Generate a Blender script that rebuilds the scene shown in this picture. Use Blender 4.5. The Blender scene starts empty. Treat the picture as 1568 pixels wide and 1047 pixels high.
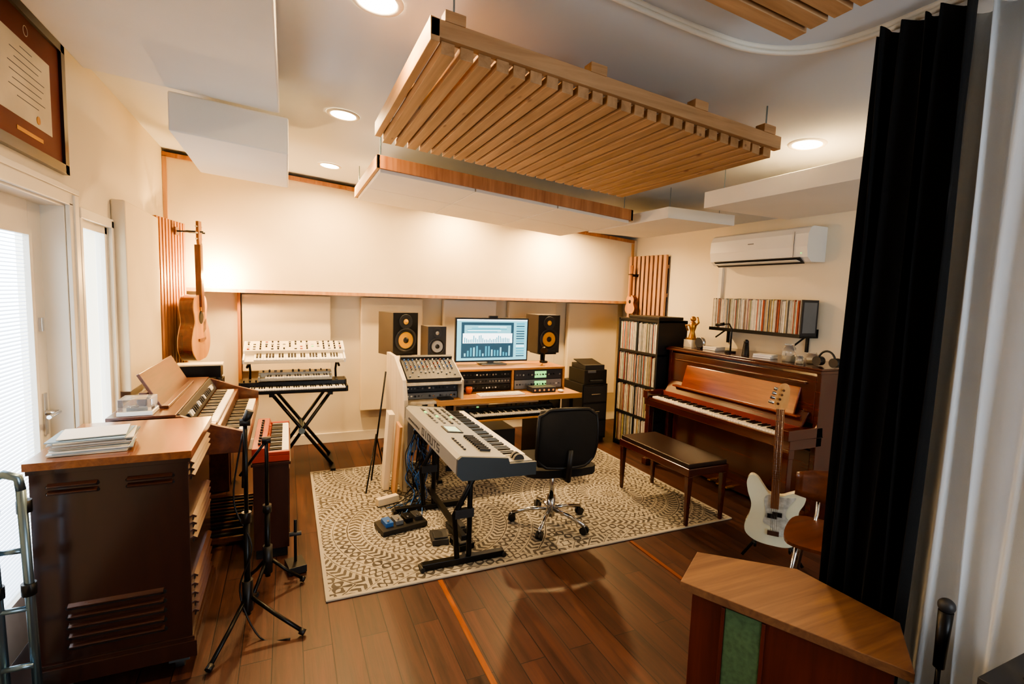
import bpy, bmesh, math, random
from mathutils import Vector, Matrix
random.seed(7)
S=bpy.context.scene
COL=bpy.context.collection
PI=math.pi
# ------------------------------------------------------------------ materials
def lin(c): return c/12.92 if c<=.04045 else ((c+.055)/1.055)**2.4
def hx(h): return tuple(lin(int(h[i:i+2],16)/255) for i in (0,2,4))+(1,)
def base(name):
    m=bpy.data.materials.new(name); m.use_nodes=True
    nt=m.node_tree; return m,nt,nt.nodes['Principled BSDF']
def mk(name,h,rough=.6,metal=0,var=.08,scale=6,bump=0,bscale=200,coat=0,trans=0,sheen=0):
    m,nt,p=base(name); c=hx(h)
    tc=nt.nodes.new('ShaderNodeTexCoord'); no=nt.nodes.new('ShaderNodeTexNoise')
    no.inputs['Scale'].default_value=scale; no.inputs['Detail'].default_value=4
    nt.links.new(tc.outputs['Object'],no.inputs['Vector'])
    r=nt.nodes.new('ShaderNodeValToRGB')
    r.color_ramp.elements[0].position=.3; r.color_ramp.elements[1].position=.7
    r.color_ramp.elements[0].color=tuple(x*(1-var) for x in c[:3])+(1,)
    r.color_ramp.elements[1].color=tuple(min(1,x*(1+var)) for x in c[:3])+(1,)
    nt.links.new(no.outputs['Fac'],r.inputs[0]); nt.links.new(r.outputs[0],p.inputs['Base Color'])
    p.inputs['Roughness'].default_value=rough; p.inputs['Metallic'].default_value=metal
    p.inputs['Coat Weight'].default_value=coat
    if sheen: p.inputs['Sheen Weight'].default_value=sheen
    if trans: p.inputs['Transmission Weight'].default_value=trans
    if bump:
        n2=nt.nodes.new('ShaderNodeTexNoise'); n2.inputs['Scale'].default_value=bscale; n2.inputs['Detail'].default_value=3
        nt.links.new(tc.outputs['Object'],n2.inputs['Vector'])
        b=nt.nodes.new('ShaderNodeBump'); b.inputs['Strength'].default_value=bump; b.inputs['Distance'].default_value=.003
        nt.links.new(n2.outputs['Fac'],b.inputs['Height']); nt.links.new(b.outputs[0],p.inputs['Normal'])
    return m
def wood(name,h1,h2,axis='x',rough=.4,coat=0,fine=14,knots=False):
    m,nt,p=base(name)
    tc=nt.nodes.new('ShaderNodeTexCoord'); mp=nt.nodes.new('ShaderNodeMapping')
    sc=[fine]*3; sc['xyz'.index(axis)]=fine*.06
    mp.inputs['Scale'].default_value=sc
    nt.links.new(tc.outputs['Object'],mp.inputs['Vector'])
    no=nt.nodes.new('ShaderNodeTexNoise'); no.inputs['Scale'].default_value=1.6; no.inputs['Detail'].default_value=8; no.inputs['Roughness'].default_value=.65
    no.inputs['Distortion'].default_value=.6
    nt.links.new(mp.outputs[0],no.inputs['Vector'])
    r=nt.nodes.new('ShaderNodeValToRGB'); r.color_ramp.elements[0].position=.33; r.color_ramp.elements[1].position=.68
    r.color_ramp.elements[0].color=hx(h1); r.color_ramp.elements[1].color=hx(h2)
    nt.links.new(no.outputs['Fac'],r.inputs[0])
    col=r.outputs[0]
    if knots:
        mp2=nt.nodes.new('ShaderNodeMapping'); s2=[14]*3; s2['xyz'.index(axis)]=4.5; mp2.inputs['Scale'].default_value=s2
        nt.links.new(tc.outputs['Object'],mp2.inputs['Vector'])
        v=nt.nodes.new('ShaderNodeTexVoronoi'); nt.links.new(mp2.outputs[0],v.inputs['Vector']); v.inputs['Scale'].default_value=1
        r2=nt.nodes.new('ShaderNodeValToRGB'); r2.color_ramp.elements[0].position=.05; r2.color_ramp.elements[1].position=.12
        r2.color_ramp.elements[0].color=(.8,.8,.8,1); r2.color_ramp.elements[1].color=(0,0,0,1)
        nt.links.new(v.outputs['Distance'],r2.inputs[0])
        mx=nt.nodes.new('ShaderNodeMix'); mx.data_type='RGBA'
        nt.links.new(r2.outputs[0],mx.inputs[0]); nt.links.new(col,mx.inputs[6]); mx.inputs[7].default_value=hx('6e4424')
        col=mx.outputs[2]
    nt.links.new(col,p.inputs['Base Color'])
    p.inputs['Roughness'].default_value=rough; p.inputs['Coat Weight'].default_value=coat; p.inputs['Coat Roughness'].default_value=.15
    return m
def emis(name,h,s):
    m,nt,p=base(name); p.inputs['Base Color'].default_value=hx(h)
    p.inputs['Emission Color'].default_value=hx(h); p.inputs['Emission Strength'].default_value=s
    return m
def M2(nt,op,a,b=None,c=None):
    n=nt.nodes.new('ShaderNodeMath'); n.operation=op
    for i,v in enumerate((a,b,c)):
        if v is None: continue
        if isinstance(v,(int,float)): n.inputs[i].default_value=v
        else: nt.links.new(v,n.inputs[i])
    return n.outputs[0]

m_wall=mk('wall_paint','e2d7bf',.85,var=.02,scale=2,bump=.15,bscale=90)
m_ceil=mk('ceiling_paint','cfd3d6',.9,var=.02,scale=2)
m_fab=mk('fabric_offwhite','dccdb0',.95,var=.04,scale=3,bump=.3,bscale=500)
m_fabw=mk('fabric_white','dfdacf',.95,var=.03,scale=3,bump=.2,bscale=500)
m_white=mk('white_trim','e0dacb',.45,var=.02)
m_pine=wood('pine_x','9b744c','bb946a','x',.6,knots=True)
m_piney=wood('pine_y','967047','ba9166','y',.6,knots=True)
m_pinez=wood('pine_z','aa794b','ca9c6d','z',.55)
m_redcedar=wood('stained_slat','8e5831','b88153','z',.5)
m_pinkslat=wood('stained_slat_light','9f7250','c59a76','z',.5)
m_black=mk('black_plastic','101011',.45,var=.1)
m_blackm=mk('black_metal','0c0c0d',.35,metal=.4,var=.1)
m_dgrey=mk('dark_grey','28292c',.5)
m_grey=mk('mid_grey','6a6d70',.5)
m_silver=mk('silver_body','8b8d8b',.42,metal=.35,var=.03)
m_slate=mk('slate_end','2f3941',.5)
m_chrome=mk('chrome','c8c8c8',.15,metal=1,var=.02)
m_steel=mk('brushed_steel','8299a6',.3,metal=.9,var=.04)
m_keyw=mk('key_ivory','ebe5d6',.3,var=.02)
m_keyb=mk('key_ebony','0a0a0a',.3)
m_yellow=mk('cone_yellow','e2a62a',.5)
m_cone=mk('cone_silver','a7a39b',.4,metal=.3)
m_leather=mk('leather_brown','24140f',.35,bump=.2,bscale=300)
m_cream=mk('cream_paper','ddd0b2',.8)
m_maroon=mk('maroon_mat','6e2c1f',.7)
m_felt=mk('maroon_felt','6b2420',.9)
m_green=mk('green_cloth','4f6a47',.95,bump=.5,bscale=700,var=.2,scale=60)
m_red=mk('red_lacquer','8f2c16',.35,coat=.4)
m_gold=mk('gold_figure','b98332',.35,metal=.8)
m_blue=mk('cable_blue','2d62a8',.5)
m_orange=mk('orange_cup','b5562a',.5)
m_bass=mk('bass_body_cream','dde1c9',.2,coat=.8,var=.01)
m_pearl=mk('pickguard_pearl','b9beb8',.25,var=.25,scale=40)
m_blackcurt=mk('black_velvet','040507',.95,var=.2,bump=.3,bscale=400)
m_whitecurt=mk('white_curtain','e2e8ee',.9,var=.02,bump=.2,bscale=400)
m_plastic_w=mk('plastic_white','e6e4dd',.35,var=.01)
m_leslie=wood('walnut_leslie','2a1510','381d15','z',.25,coat=.7,fine=24)
m_leslietop=wood('walnut_leslie_top_lit','6b3a1d','925930','y',.22,coat=.8,fine=16)  # cabinet walnut made lighter and more orange: reflected light put into the colour
m_piano=wood('mahogany_piano','35100a','50190e','y',.2,coat=.7,fine=14)
m_pianodesk=wood('mahogany_lit','652912','873d1b','y',.18,coat=.8,fine=14)  # piano mahogany lightened, the music desk's reflection painted into its colour
m_organ=wood('organ_walnut','422013','623620','y',.3,coat=.4)
m_desk=wood('desk_maple','ac753b','c99456','x',.35,coat=.3)
m_strip=wood('floor_strip','7c4422','a3623a','y',.25,coat=.4)
m_deskside=wood('desk_side_ply','b5a78f','cfc4b0','z',.5)
m_tabletop=wood('bench_top_fir','5f3d29','86603f','x',.5,coat=.15,knots=True)
m_tablebody=wood('bench_body','45180f','602617','z',.4,coat=.2)
m_chairply=wood('bent_ply','44210f','63341b','x',.3,coat=.4)
m_rosew=wood('rosewood','6a4029','8f5f3d','z',.4)
m_maple=wood('maple_neck','b98550','d2a46c','z',.35,coat=.3)
m_gtside=wood('mahogany_side','3c140a','5c2312','z',.25,coat=.6)
m_spruce=wood('spruce_top','b97d43','d59c5d','z',.3,coat=.4)
m_lamp=emis('lamp_emission','ffe3b4',90)
m_bulb=emis('bulb_emission','ffd08a',260)
m_lcd=emis('lcd_green','7dc46a',1.2)
m_mesh=mk('chair_mesh','0d0e10',.8,bump=1,bscale=900)

def floor_mat():
    m,nt,p=base('floor_planks')
    tc=nt.nodes.new('ShaderNodeTexCoord'); mp=nt.nodes.new('ShaderNodeMapping'); mp.inputs['Rotation'].default_value=(0,0,PI/2)
    nt.links.new(tc.outputs['Object'],mp.inputs['Vector'])
    br=nt.nodes.new('ShaderNodeTexBrick'); nt.links.new(mp.outputs[0],br.inputs['Vector'])
    br.inputs['Scale'].default_value=1; br.inputs['Brick Width'].default_value=1.1; br.inputs['Row Height'].default_value=.118
    br.inputs['Mortar Size'].default_value=.0022; br.inputs['Mortar Smooth'].default_value=.2; br.inputs['Bias'].default_value=0
    br.offset=.37; br.offset_frequency=2
    br.inputs['Color1'].default_value=(0,0,0,1); br.inputs['Color2'].default_value=(1,1,1,1); br.inputs['Mortar'].default_value=(.5,.5,.5,1)
    mp2=nt.nodes.new('ShaderNodeMapping'); mp2.inputs['Scale'].default_value=(26,1.4,1)
    nt.links.new(tc.outputs['Object'],mp2.inputs['Vector'])
    ad=nt.nodes.new('ShaderNodeVectorMath'); ad.operation='ADD'
    sc=nt.nodes.new('ShaderNodeVectorMath'); sc.operation='SCALE'; nt.links.new(br.outputs['Color'],sc.inputs[0]); sc.inputs['Scale'].default_value=17
    nt.links.new(mp2.outputs[0],ad.inputs[0]); nt.links.new(sc.outputs[0],ad.inputs[1])
    no=nt.nodes.new('ShaderNodeTexNoise'); no.inputs['Scale'].default_value=1; no.inputs['Detail'].default_value=8; no.inputs['Roughness'].default_value=.7; no.inputs['Distortion'].default_value=.8
    nt.links.new(ad.outputs[0],no.inputs['Vector'])
    r=nt.nodes.new('ShaderNodeValToRGB'); r.color_ramp.elements[0].position=.3; r.color_ramp.elements[1].position=.72
    r.color_ramp.elements[0].color=hx('2a1712'); r.color_ramp.elements[1].color=hx('583428')
    nt.links.new(no.outputs['Fac'],r.inputs[0])
    mx=nt.nodes.new('ShaderNodeMix'); mx.data_type='RGBA'; mx.blend_type='MULTIPLY'
    nt.links.new(r.outputs[0],mx.inputs[6])
    r2=nt.nodes.new('ShaderNodeValToRGB'); r2.color_ramp.elements[0].color=(.66,.64,.64,1); r2.color_ramp.elements[1].color=(1.15,1.1,1.05,1)
    nt.links.new(br.outputs['Color'],r2.inputs[0]); nt.links.new(r2.outputs[0],mx.inputs[7]); mx.inputs[0].default_value=1
    m3=nt.nodes.new('ShaderNodeMix'); m3.data_type='RGBA'; nt.links.new(br.outputs['Fac'],m3.inputs[0])
    nt.links.new(mx.outputs[2],m3.inputs[6]); m3.inputs[7].default_value=hx('100705')
    nt.links.new(m3.outputs[2],p.inputs['Base Color'])
    rr=M2(nt,'MULTIPLY_ADD',no.outputs['Fac'],.2,.34); nt.links.new(rr,p.inputs['Roughness'])
    b=nt.nodes.new('ShaderNodeBump'); b.inputs['Strength'].default_value=.35; b.inputs['Distance'].default_value=.002
    hh=M2(nt,'SUBTRACT',no.outputs['Fac'],br.outputs['Fac']); nt.links.new(hh,b.inputs['Height']); nt.links.new(b.outputs[0],p.inputs['Normal'])
    return m
m_floor=floor_mat()
def rug_mat():
    m,nt,p=base('rug_pattern')
    tc=nt.nodes.new('ShaderNodeTexCoord'); sp=nt.nodes.new('ShaderNodeSeparateXYZ')
    no=nt.nodes.new('ShaderNodeTexNoise'); no.inputs['Scale'].default_value=30; nt.links.new(tc.outputs['Object'],no.inputs['Vector'])
    nsub=nt.nodes.new('ShaderNodeVectorMath'); nsub.operation='SUBTRACT'; nt.links.new(no.outputs['Color'],nsub.inputs[0]); nsub.inputs[1].default_value=(.5,.5,.5)
    nsc=nt.nodes.new('ShaderNodeVectorMath'); nsc.operation='SCALE'; nt.links.new(nsub.outputs[0],nsc.inputs[0]); nsc.inputs['Scale'].default_value=.012
    na=nt.nodes.new('ShaderNodeVectorMath'); na.operation='ADD'; nt.links.new(tc.outputs['Object'],na.inputs[0]); nt.links.new(nsc.outputs[0],na.inputs[1])
    nt.links.new(na.outputs[0],sp.inputs[0])
    X,Y=sp.outputs[0],sp.outputs[1]
    xx=M2(nt,'PINGPONG',M2(nt,'ADD',X,10.75),.72); yy=M2(nt,'PINGPONG',M2(nt,'ADD',Y,9.25),.56)
    r=M2(nt,'SQRT',M2(nt,'ADD',M2(nt,'MULTIPLY',xx,xx),M2(nt,'MULTIPLY',yy,yy)))
    a=M2(nt,'ARCTAN2',yy,xx)
    q=M2(nt,'DIVIDE',r,.086); fr=M2(nt,'SUBTRACT',M2(nt,'FRACT',q),.5)
    band=M2(nt,'FLOOR',q); k=M2(nt,'MODULO',band,3)
    cnt=M2(nt,'MULTIPLY_ADD',band,4,6)
    arc=M2(nt,'MULTIPLY',a,cnt)
    sn=M2(nt,'SINE',arc); petal=M2(nt,'ABSOLUTE',sn); afr=M2(nt,'ABSOLUTE',fr)
    # type 0: big hollow leaves
    leaf=M2(nt,'LESS_THAN',afr,M2(nt,'MULTIPLY',petal,.42))
    core=M2(nt,'LESS_THAN',afr,M2(nt,'MULTIPLY_ADD',petal,.3,-.16))
    t0=M2(nt,'MAXIMUM',M2(nt,'SUBTRACT',leaf,core),0)
    # type 1: two interleaved scroll waves plus dots
    wv=M2(nt,'MULTIPLY',M2(nt,'SINE',M2(nt,'MULTIPLY',arc,1.5)),.30)
    w1=M2(nt,'LESS_THAN',M2(nt,'ABSOLUTE',M2(nt,'SUBTRACT',fr,wv)),.115)
    w2=M2(nt,'LESS_THAN',M2(nt,'ABSOLUTE',M2(nt,'ADD',fr,wv)),.075)
    t1=M2(nt,'MAXIMUM',w1,w2)
    # type 2: fan / chevron leaves
    ch=M2(nt,'FRACT',M2(nt,'ADD',M2(nt,'MULTIPLY',arc,.45),M2(nt,'MULTIPLY',afr,1.6)))
    t2=M2(nt,'MULTIPLY',M2(nt,'LESS_THAN',ch,.52),M2(nt,'LESS_THAN',afr,.40))
    is0=M2(nt,'LESS_THAN',k,.5); is2=M2(nt,'GREATER_THAN',k,1.5); is1=M2(nt,'SUBTRACT',M2(nt,'SUBTRACT',1,is0),is2)
    pat=M2(nt,'ADD',M2(nt,'ADD',M2(nt,'MULTIPLY',t0,is0),M2(nt,'MULTIPLY',t1,is1)),M2(nt,'MULTIPLY',t2,is2))
    line=M2(nt,'MULTIPLY',M2(nt,'GREATER_THAN',afr,.455),M2(nt,'SUBTRACT',1,is1))
    dark=M2(nt,'MINIMUM',M2(nt,'MAXIMUM',pat,line),1)
    geo=nt.nodes.new('ShaderNodeSeparateXYZ'); nt.links.new(tc.outputs['Object'],geo.inputs[0])
    bx=M2(nt,'LESS_THAN',M2(nt,'ABSOLUTE',geo.outputs[0]),1.335); by=M2(nt,'LESS_THAN',M2(nt,'ABSOLUTE',geo.outputs[1]),.925)
    dark=M2(nt,'MULTIPLY',dark,M2(nt,'MULTIPLY',bx,by))
    n3=nt.nodes.new('ShaderNodeTexNoise'); n3.inputs['Scale'].default_value=5; nt.links.new(tc.outputs['Object'],n3.inputs['Vector'])
    fac=M2(nt,'MULTIPLY',dark,M2(nt,'MULTIPLY_ADD',n3.outputs['Fac'],.4,.68))
    mx=nt.nodes.new('ShaderNodeMix'); mx.data_type='RGBA'; nt.links.new(fac,mx.inputs[0]); mx.inputs[6].default_value=hx('aaa394'); mx.inputs[7].default_value=hx('3a3632')
    nt.links.new(mx.outputs[2],p.inputs['Base Color']); p.inputs['Roughness'].default_value=.95
    b=nt.nodes.new('ShaderNodeBump'); b.inputs['Strength'].default_value=.5; b.inputs['Distance'].default_value=.003
    nt.links.new(M2(nt,'SUBTRACT',1,dark),b.inputs['Height']); nt.links.new(b.outputs[0],p.inputs['Normal'])
    return m
m_rug=rug_mat()
def glass_mat():
    m=bpy.data.materials.new('window_glass'); m.use_nodes=True; nt=m.node_tree; nt.nodes.clear()
    o=nt.nodes.new('ShaderNodeOutputMaterial'); t=nt.nodes.new('ShaderNodeBsdfTransparent'); g=nt.nodes.new('ShaderNodeBsdfGlossy'); g.inputs['Roughness'].default_value=.02
    mx=nt.nodes.new('ShaderNodeMixShader'); mx.inputs[0].default_value=.07
    nt.links.new(t.outputs[0],mx.inputs[1]); nt.links.new(g.outputs[0],mx.inputs[2]); nt.links.new(mx.outputs[0],o.inputs[0]); return m
m_glass=glass_mat()
def blind_mat():
    m=bpy.data.materials.new('blind_slat'); m.use_nodes=True; nt=m.node_tree; nt.nodes.clear()
    o=nt.nodes.new('ShaderNodeOutputMaterial'); t=nt.nodes.new('ShaderNodeBsdfTranslucent'); g=nt.nodes.new('ShaderNodeBsdfDiffuse')
    t.inputs[0].default_value=(.88,.9,.93,1); g.inputs[0].default_value=(.8,.82,.85,1)
    mx=nt.nodes.new('ShaderNodeMixShader'); mx.inputs[0].default_value=.35
    nt.links.new(t.outputs[0],mx.inputs[1]); nt.links.new(g.outputs[0],mx.inputs[2]); nt.links.new(mx.outputs[0],o.inputs[0]); return m
m_blind=blind_mat()
m_jar=mk('clear_glass','f2f4f2',.05,var=0,trans=.9)

# ------------------------------------------------------------------ builder
K=.0755
class B:
    def __init__(s,name,M=None,slope=False):
        s.bm=bmesh.new(); s.mats=[]; s.M=M or Matrix(); s.name=name; s.slope=slope
    def mi(s,m):
        if m not in s.mats: s.mats.append(m)
        return s.mats.index(m)
    def add(s,vs,fs,m,smooth=False):
        out=[]
        for v in vs:
            q=s.M@Vector(v)
            if s.slope: q.z-=K*(q.x+.92)
            out.append(s.bm.verts.new(q))
        i=s.mi(m)
        for f in fs:
            try: F=s.bm.faces.new([out[k] for k in f])
            except ValueError: continue
            F.material_index=i; F.smooth=smooth
    def box(s,x0,x1,y0,y1,z0,z1,m):
        v=[(x,y,z) for z in (z0,z1) for y in (y0,y1) for x in (x0,x1)]
        s.add(v,[(0,2,3,1),(4,5,7,6),(0,1,5,4),(2,6,7,3),(0,4,6,2),(1,3,7,5)],m)
    def cbox(s,c,sz,m,rot=None):
        o=s.M; R=Matrix.Translation(c)
        if rot: R=R@Matrix.Rotation(rot[2],4,'Z')@Matrix.Rotation(rot[1],4,'Y')@Matrix.Rotation(rot[0],4,'X')
        s.M=o@R; a,b,c2=[q/2 for q in sz]; s.box(-a,a,-b,b,-c2,c2,m); s.M=o
    def cyl(s,p0,p1,r,m,r2=None,n=16,smooth=True):
        p0=Vector(p0);p1=Vector(p1); r2=r if r2 is None else r2
        d=(p1-p0).normalized(); a=Vector((0,0,1)) if abs(d.z)<.9 else Vector((1,0,0))
        u=d.cross(a).normalized(); w=d.cross(u)
        vs=[];
        for p,rr in ((p0,r),(p1,r2)):
            for i in range(n):
                t=2*PI*i/n; vs.append(p+(u*math.cos(t)+w*math.sin(t))*rr)
        s.add(vs,[(i,(i+1)%n,n+(i+1)%n,n+i) for i in range(n)],m,smooth)
        s.add(vs[:n],[tuple(range(n))[::-1]],m); s.add(vs[n:],[tuple(range(n))],m)
    def tube(s,pts,r,m,n=8,closed=False):
        pts=[Vector(p) for p in pts]; N=len(pts); vs=[]; pu=None
        for i,p in enumerate(pts):
            a=pts[(i-1)%N] if (i>0 or closed) else p; b=pts[(i+1)%N] if (i<N-1 or closed) else p
            d=(b-a).normalized()
            if pu is None:
                q=Vector((0,0,1)) if abs(d.z)<.9 else Vector((1,0,0)); u=d.cross(q).normalized()
            else: u=(pu-d*pu.dot(d)).normalized()
            pu=u; w=d.cross(u)
            for k in range(n):
                t=2*PI*k/n; vs.append(p+(u*math.cos(t)+w*math.sin(t))*r)
        fs=[]
        for i in range(N if closed else N-1):
            j=(i+1)%N
            for k in range(n): fs.append((i*n+k,i*n+(k+1)%n,j*n+(k+1)%n,j*n+k))
        if not closed: fs+= [tuple(range(n))[::-1],tuple((N-1)*n+k for k in range(n))]
        s.add(vs,fs,m,True)
    def lathe(s,c,prof,m,n=24,d=(0,0,1)):
        d=Vector(d).normalized(); a=Vector((0,0,1)) if abs(d.z)<.9 else Vector((1,0,0))
        u=d.cross(a).normalized(); w=d.cross(u); c=Vector(c); vs=[]
        for r,z in prof:
            for i in range(n):
                t=2*PI*i/n; vs.append(c+d*z+(u*math.cos(t)+w*math.sin(t))*max(r,.0001))
        fs=[(j*n+i,j*n+(i+1)%n,(j+1)*n+(i+1)%n,(j+1)*n+i) for j in range(len(prof)-1) for i in range(n)]
        s.add(vs,fs,m,True)
    def sph(s,c,r,m,sc=(1,1,1),n=14):
        vs=[];fs=[]
        for j in range(n+1):
            p=PI*j/n
            for i in range(n): 
                t=2*PI*i/n; vs.append((c[0]+r*sc[0]*math.sin(p)*math.cos(t)+1e-6*j,c[1]+r*sc[1]*math.sin(p)*math.sin(t),c[2]+r*sc[2]*math.cos(p)))
        for j in range(n):
            for i in range(n): fs.append((j*n+i,j*n+(i+1)%n,(j+1)*n+(i+1)%n,(j+1)*n+i))
        s.add(vs,fs,m,True)
    def prism(s,pts,h0,h1,m,plane='xy',mside=None):
        def P(a,b,h): return {'xy':(a,b,h),'xz':(a,h,b),'yz':(h,a,b)}[plane]
        n=len(pts); vs=[P(a,b,h0) for a,b in pts]+[P(a,b,h1) for a,b in pts]
        s.add(vs,[(i,(i+1)%n,n+(i+1)%n,n+i) for i in range(n)],mside or m)
        s.add(vs[:n],[tuple(range(n))[::-1]],m); s.add(vs[n:],[tuple(range(n))],m)
    def done(s,bevel=0,seg=2):
        bmesh.ops.remove_doubles(s.bm,verts=[v for v in s.bm.verts],dist=1e-7)
        bmesh.ops.recalc_face_normals(s.bm,faces=s.bm.faces[:])
        vs=[v.co for v in s.bm.verts]
        lo=Vector([min(v[i] for v in vs) for i in range(3)]); hi=Vector([max(v[i] for v in vs) for i in range(3)])
        c=(lo+hi)/2; 
        for v in s.bm.verts: v.co-=c
        me=bpy.data.meshes.new(s.name); s.bm.to_mesh(me); s.bm.free()
        for m in s.mats: me.materials.append(m)
        ob=bpy.data.objects.new(s.name,me); ob.location=c; COL.objects.link(ob)
        if bevel:
            md=ob.modifiers.new('bevel','BEVEL'); md.width=bevel; md.segments=seg; md.limit_method='ANGLE'; md.angle_limit=math.radians(50)
        return ob
def frame(o,xd,yd,zd=None):
    x=Vector(xd).normalized(); y=Vector(yd); y=(y-x*y.dot(x)).normalized(); z=x.cross(y)
    M=Matrix((( x.x,y.x,z.x,o[0]),(x.y,y.y,z.y,o[1]),(x.z,y.z,z.z,o[2]),(0,0,0,1))); return M
def spline(pts,k=6,closed=True):
    n=len(pts); out=[]
    rng=range(n) if closed else range(n-1)
    for i in rng:
        g=lambda j: Vector(pts[j%n]) if closed else Vector(pts[max(0,min(n-1,j))])
        p0,p1,p2,p3=g(i-1),g(i),g(i+1),g(i+2)
        for q in range(k):
            t=q/k; v=.5*((2*p1)+(p2-p0)*t+(2*p0-5*p1+4*p2-p3)*t*t+(3*p1-p0-3*p2+p3)*t**3)
            out.append(tuple(v))
    if not closed: out.append(tuple(pts[-1]))
    return out
def keys(b,x0,y0,z0,L,D,n,h=.014,start=0,mw=None,mb=None):
    w=L/n
    for i in range(n):
        b.box(x0+i*w+.0006,x0+(i+1)*w-.0006,y0,y0+D,z0,z0+h,mw or m_keyw)
    for i in range(n-1):
        if (i+start)%7 in (0,1,3,4,5):
            xc=x0+(i+1)*w; b.box(xc-w*.29,xc+w*.29,y0+D*.36,y0+D,z0+h*.5,z0+h+.009,mb or m_keyb)
def C(x): return 2.62-K*(x+.92)

# ------------------------------------------------------------------ room
XL,XR,YB,YF=-.92,3.85,5.2,-1.7
b=B('floor'); b.box(XL-.2,XR+.2,YF-.2,YB+.2,-.08,0,m_floor); b.done()
b=B('trim_1'); b.box(.72,.744,YF,2.46,0,.005,m_strip); b.done()
b=B('trim_2'); b.box(1.965,1.988,.9,2.455,0,.005,wood('strip_red','5b2c18','8a4a2a','y',.3)); b.done()
b=B('ceiling',slope=True); b.box(XL-.2,XR+.2,YF-.2,YB+.2,2.62,2.74,m_ceil); b.done()
def wseg(b,y0,y1,z0,z1): b.box(XL-.15,XL,y0,y1,z0,z1,m_wall)
b=B('wall_left')
wseg(b,YF-.15,1.95,0,2.66); wseg(b,1.95,2.95,1.87,2.66); wseg(b,2.95,3.12,0,2.66); wseg(b,3.12,3.55,1.83,2.66); wseg(b,3.12,3.55,0,.12); wseg(b,3.55,YB,0,2.66); b.done()
b=B('wall_back'); b.box(XL-.15,XR+.15,YB,YB+.15,0,2.66,m_wall); b.done()
b=B('wall_right'); b.box(XR,XR+.15,YF-.15,YB,0,2.3,m_wall); b.done()
WX0,WX1=.9,2.6
b=B('wall_rear')
b.box(XL,WX0,YF-.15,YF,0,2.6,m_wall); b.box(WX1,XR,YF-.15,YF,0,2.4,m_wall); b.box(WX0,WX1,YF-.15,YF,0,.3,m_wall); b.box(WX0,WX1,YF-.15,YF,2.1,2.5,m_wall); b.done()
b=B('window_2')
for x in (WX0,(WX0+WX1)/2-.025,WX1-.05): b.box(x,x+.05,YF-.1,YF-.04,.3,2.1,m_white)
b.box(WX0,WX1,YF-.1,YF-.04,.3,.36,m_white); b.box(WX0,WX1,YF-.1,YF-.04,2.04,2.1,m_white)
b.box(WX0+.05,WX1-.05,YF-.075,YF-.07,.36,2.04,m_glass); b.done()
b=B('baseboard_back'); b.box(XL,XR,YB-.016,YB,0,.1,m_white); b.done(.004)
b=B('baseboard_left'); b.box(XL,XL+.016,3.6,YB-.02,0,.1,m_white); b.done(.004)
b=B('baseboard_right'); b.box(XR-.016,XR,YF,YB-.02,0,.1,m_white); b.done(.004)
b=B('door_1')
xo,xi=-1.05,-1.005
b.box(xo,xi,1.97,2.09,.01,1.86,m_white); b.box(xo,xi,2.82,2.94,.01,1.86,m_white)
b.box(xo,xi,2.09,2.82,.01,.22,m_white); b.box(xo,xi,2.09,2.82,1.74,1.86,m_white)
b.box(-1.032,-1.028,2.09,2.82,.22,1.74,m_glass)
for yy in (2.09,2.795): b.box(xi-.012,xi+.01,yy,yy+.025,.22,1.74,m_white)
b.box(xi-.012,xi+.01,2.09,2.82,.22,.245,m_white); b.box(xi-.012,xi+.01,2.09,2.82,1.715,1.74,m_white)
for i in range(92): b.cbox((-1.018,2.455,.25+i*.016),(.010,.69,.0012),m_blind,(0,.45,0))
b.cyl((xi,2.88,.93),(xi+.05,2.88,.93),.012,m_chrome); b.cyl((xi+.05,2.89,.93),(xi+.05,2.78,.93),.009,m_chrome); b.box(xi,xi+.008,2.865,2.895,.83,1.02,m_chrome)
b.box(xi,xi+.012,2.868,2.892,1.3,1.36,m_chrome)
b.done(.003)
b=B('trim_3')
b.box(XL,XL+.018,2.95,3.04,0,1.88,m_white); b.box(XL,XL+.026,2.99,3.04,0,1.92,m_white)
b.box(XL,XL+.018,1.86,3.04,1.87,1.94,m_white); b.box(XL,XL+.026,1.86,3.05,1.925,1.95,m_white)
b.box(XL,XL+.018,1.86,1.95,0,1.88,m_white)
b.box(XL-.15,XL,2.94,2.955,0,1.87,m_white); b.box(XL-.15,XL,1.945,1.965,0,1.87,m_white); b.box(XL-.15,XL,1.95,2.95,1.86,1.875,m_white)
b.done(.003)
b=B('window_1')
b.box(XL-.05,XL-.005,3.12,3.155,.12,1.83,m_white); b.box(XL-.05,XL-.005,3.51,3.55,.12,1.83,m_white); b.box(XL-.05,XL-.005,3.12,3.55,.12,.18,m_white); b.box(XL-.05,XL-.005,3.12,3.55,1.79,1.83,m_white)
b.box(XL-.03,XL-.026,3.155,3.51,.18,1.79,m_glass)
b.done(.003)
b=B('trim_4')
b.box(XL,XL+.014,3.09,3.12,.05,1.87,m_white); b.box(XL,XL+.018,3.55,3.59,.05,1.87,m_white); b.box(XL,XL+.018,3.09,3.59,1.83,1.88,m_white); b.box(XL,XL+.03,3.09,3.59,.09,.12,m_white); b.done(.003)
b=B('fabric_acoustic_panel_upper')
xa,xb,yb=XL+.002,XR-.002,YB-.002
v=[(xa,4.985,1.49),(xb,4.985,1.5),(xb,4.985,C(XR)-.03),(xa,4.985,C(XL)-.03)]
v2=[(x,yb,z) for x,y,z in v]
b.add(v+v2,[(0,1,2,3),(0,4,5,1),(3,2,6,7),(0,3,7,4),(1,5,6,2)],m_fab)
b.box(-.86,3.8,4.965,4.984,1.472,1.502,m_pinez)
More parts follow.
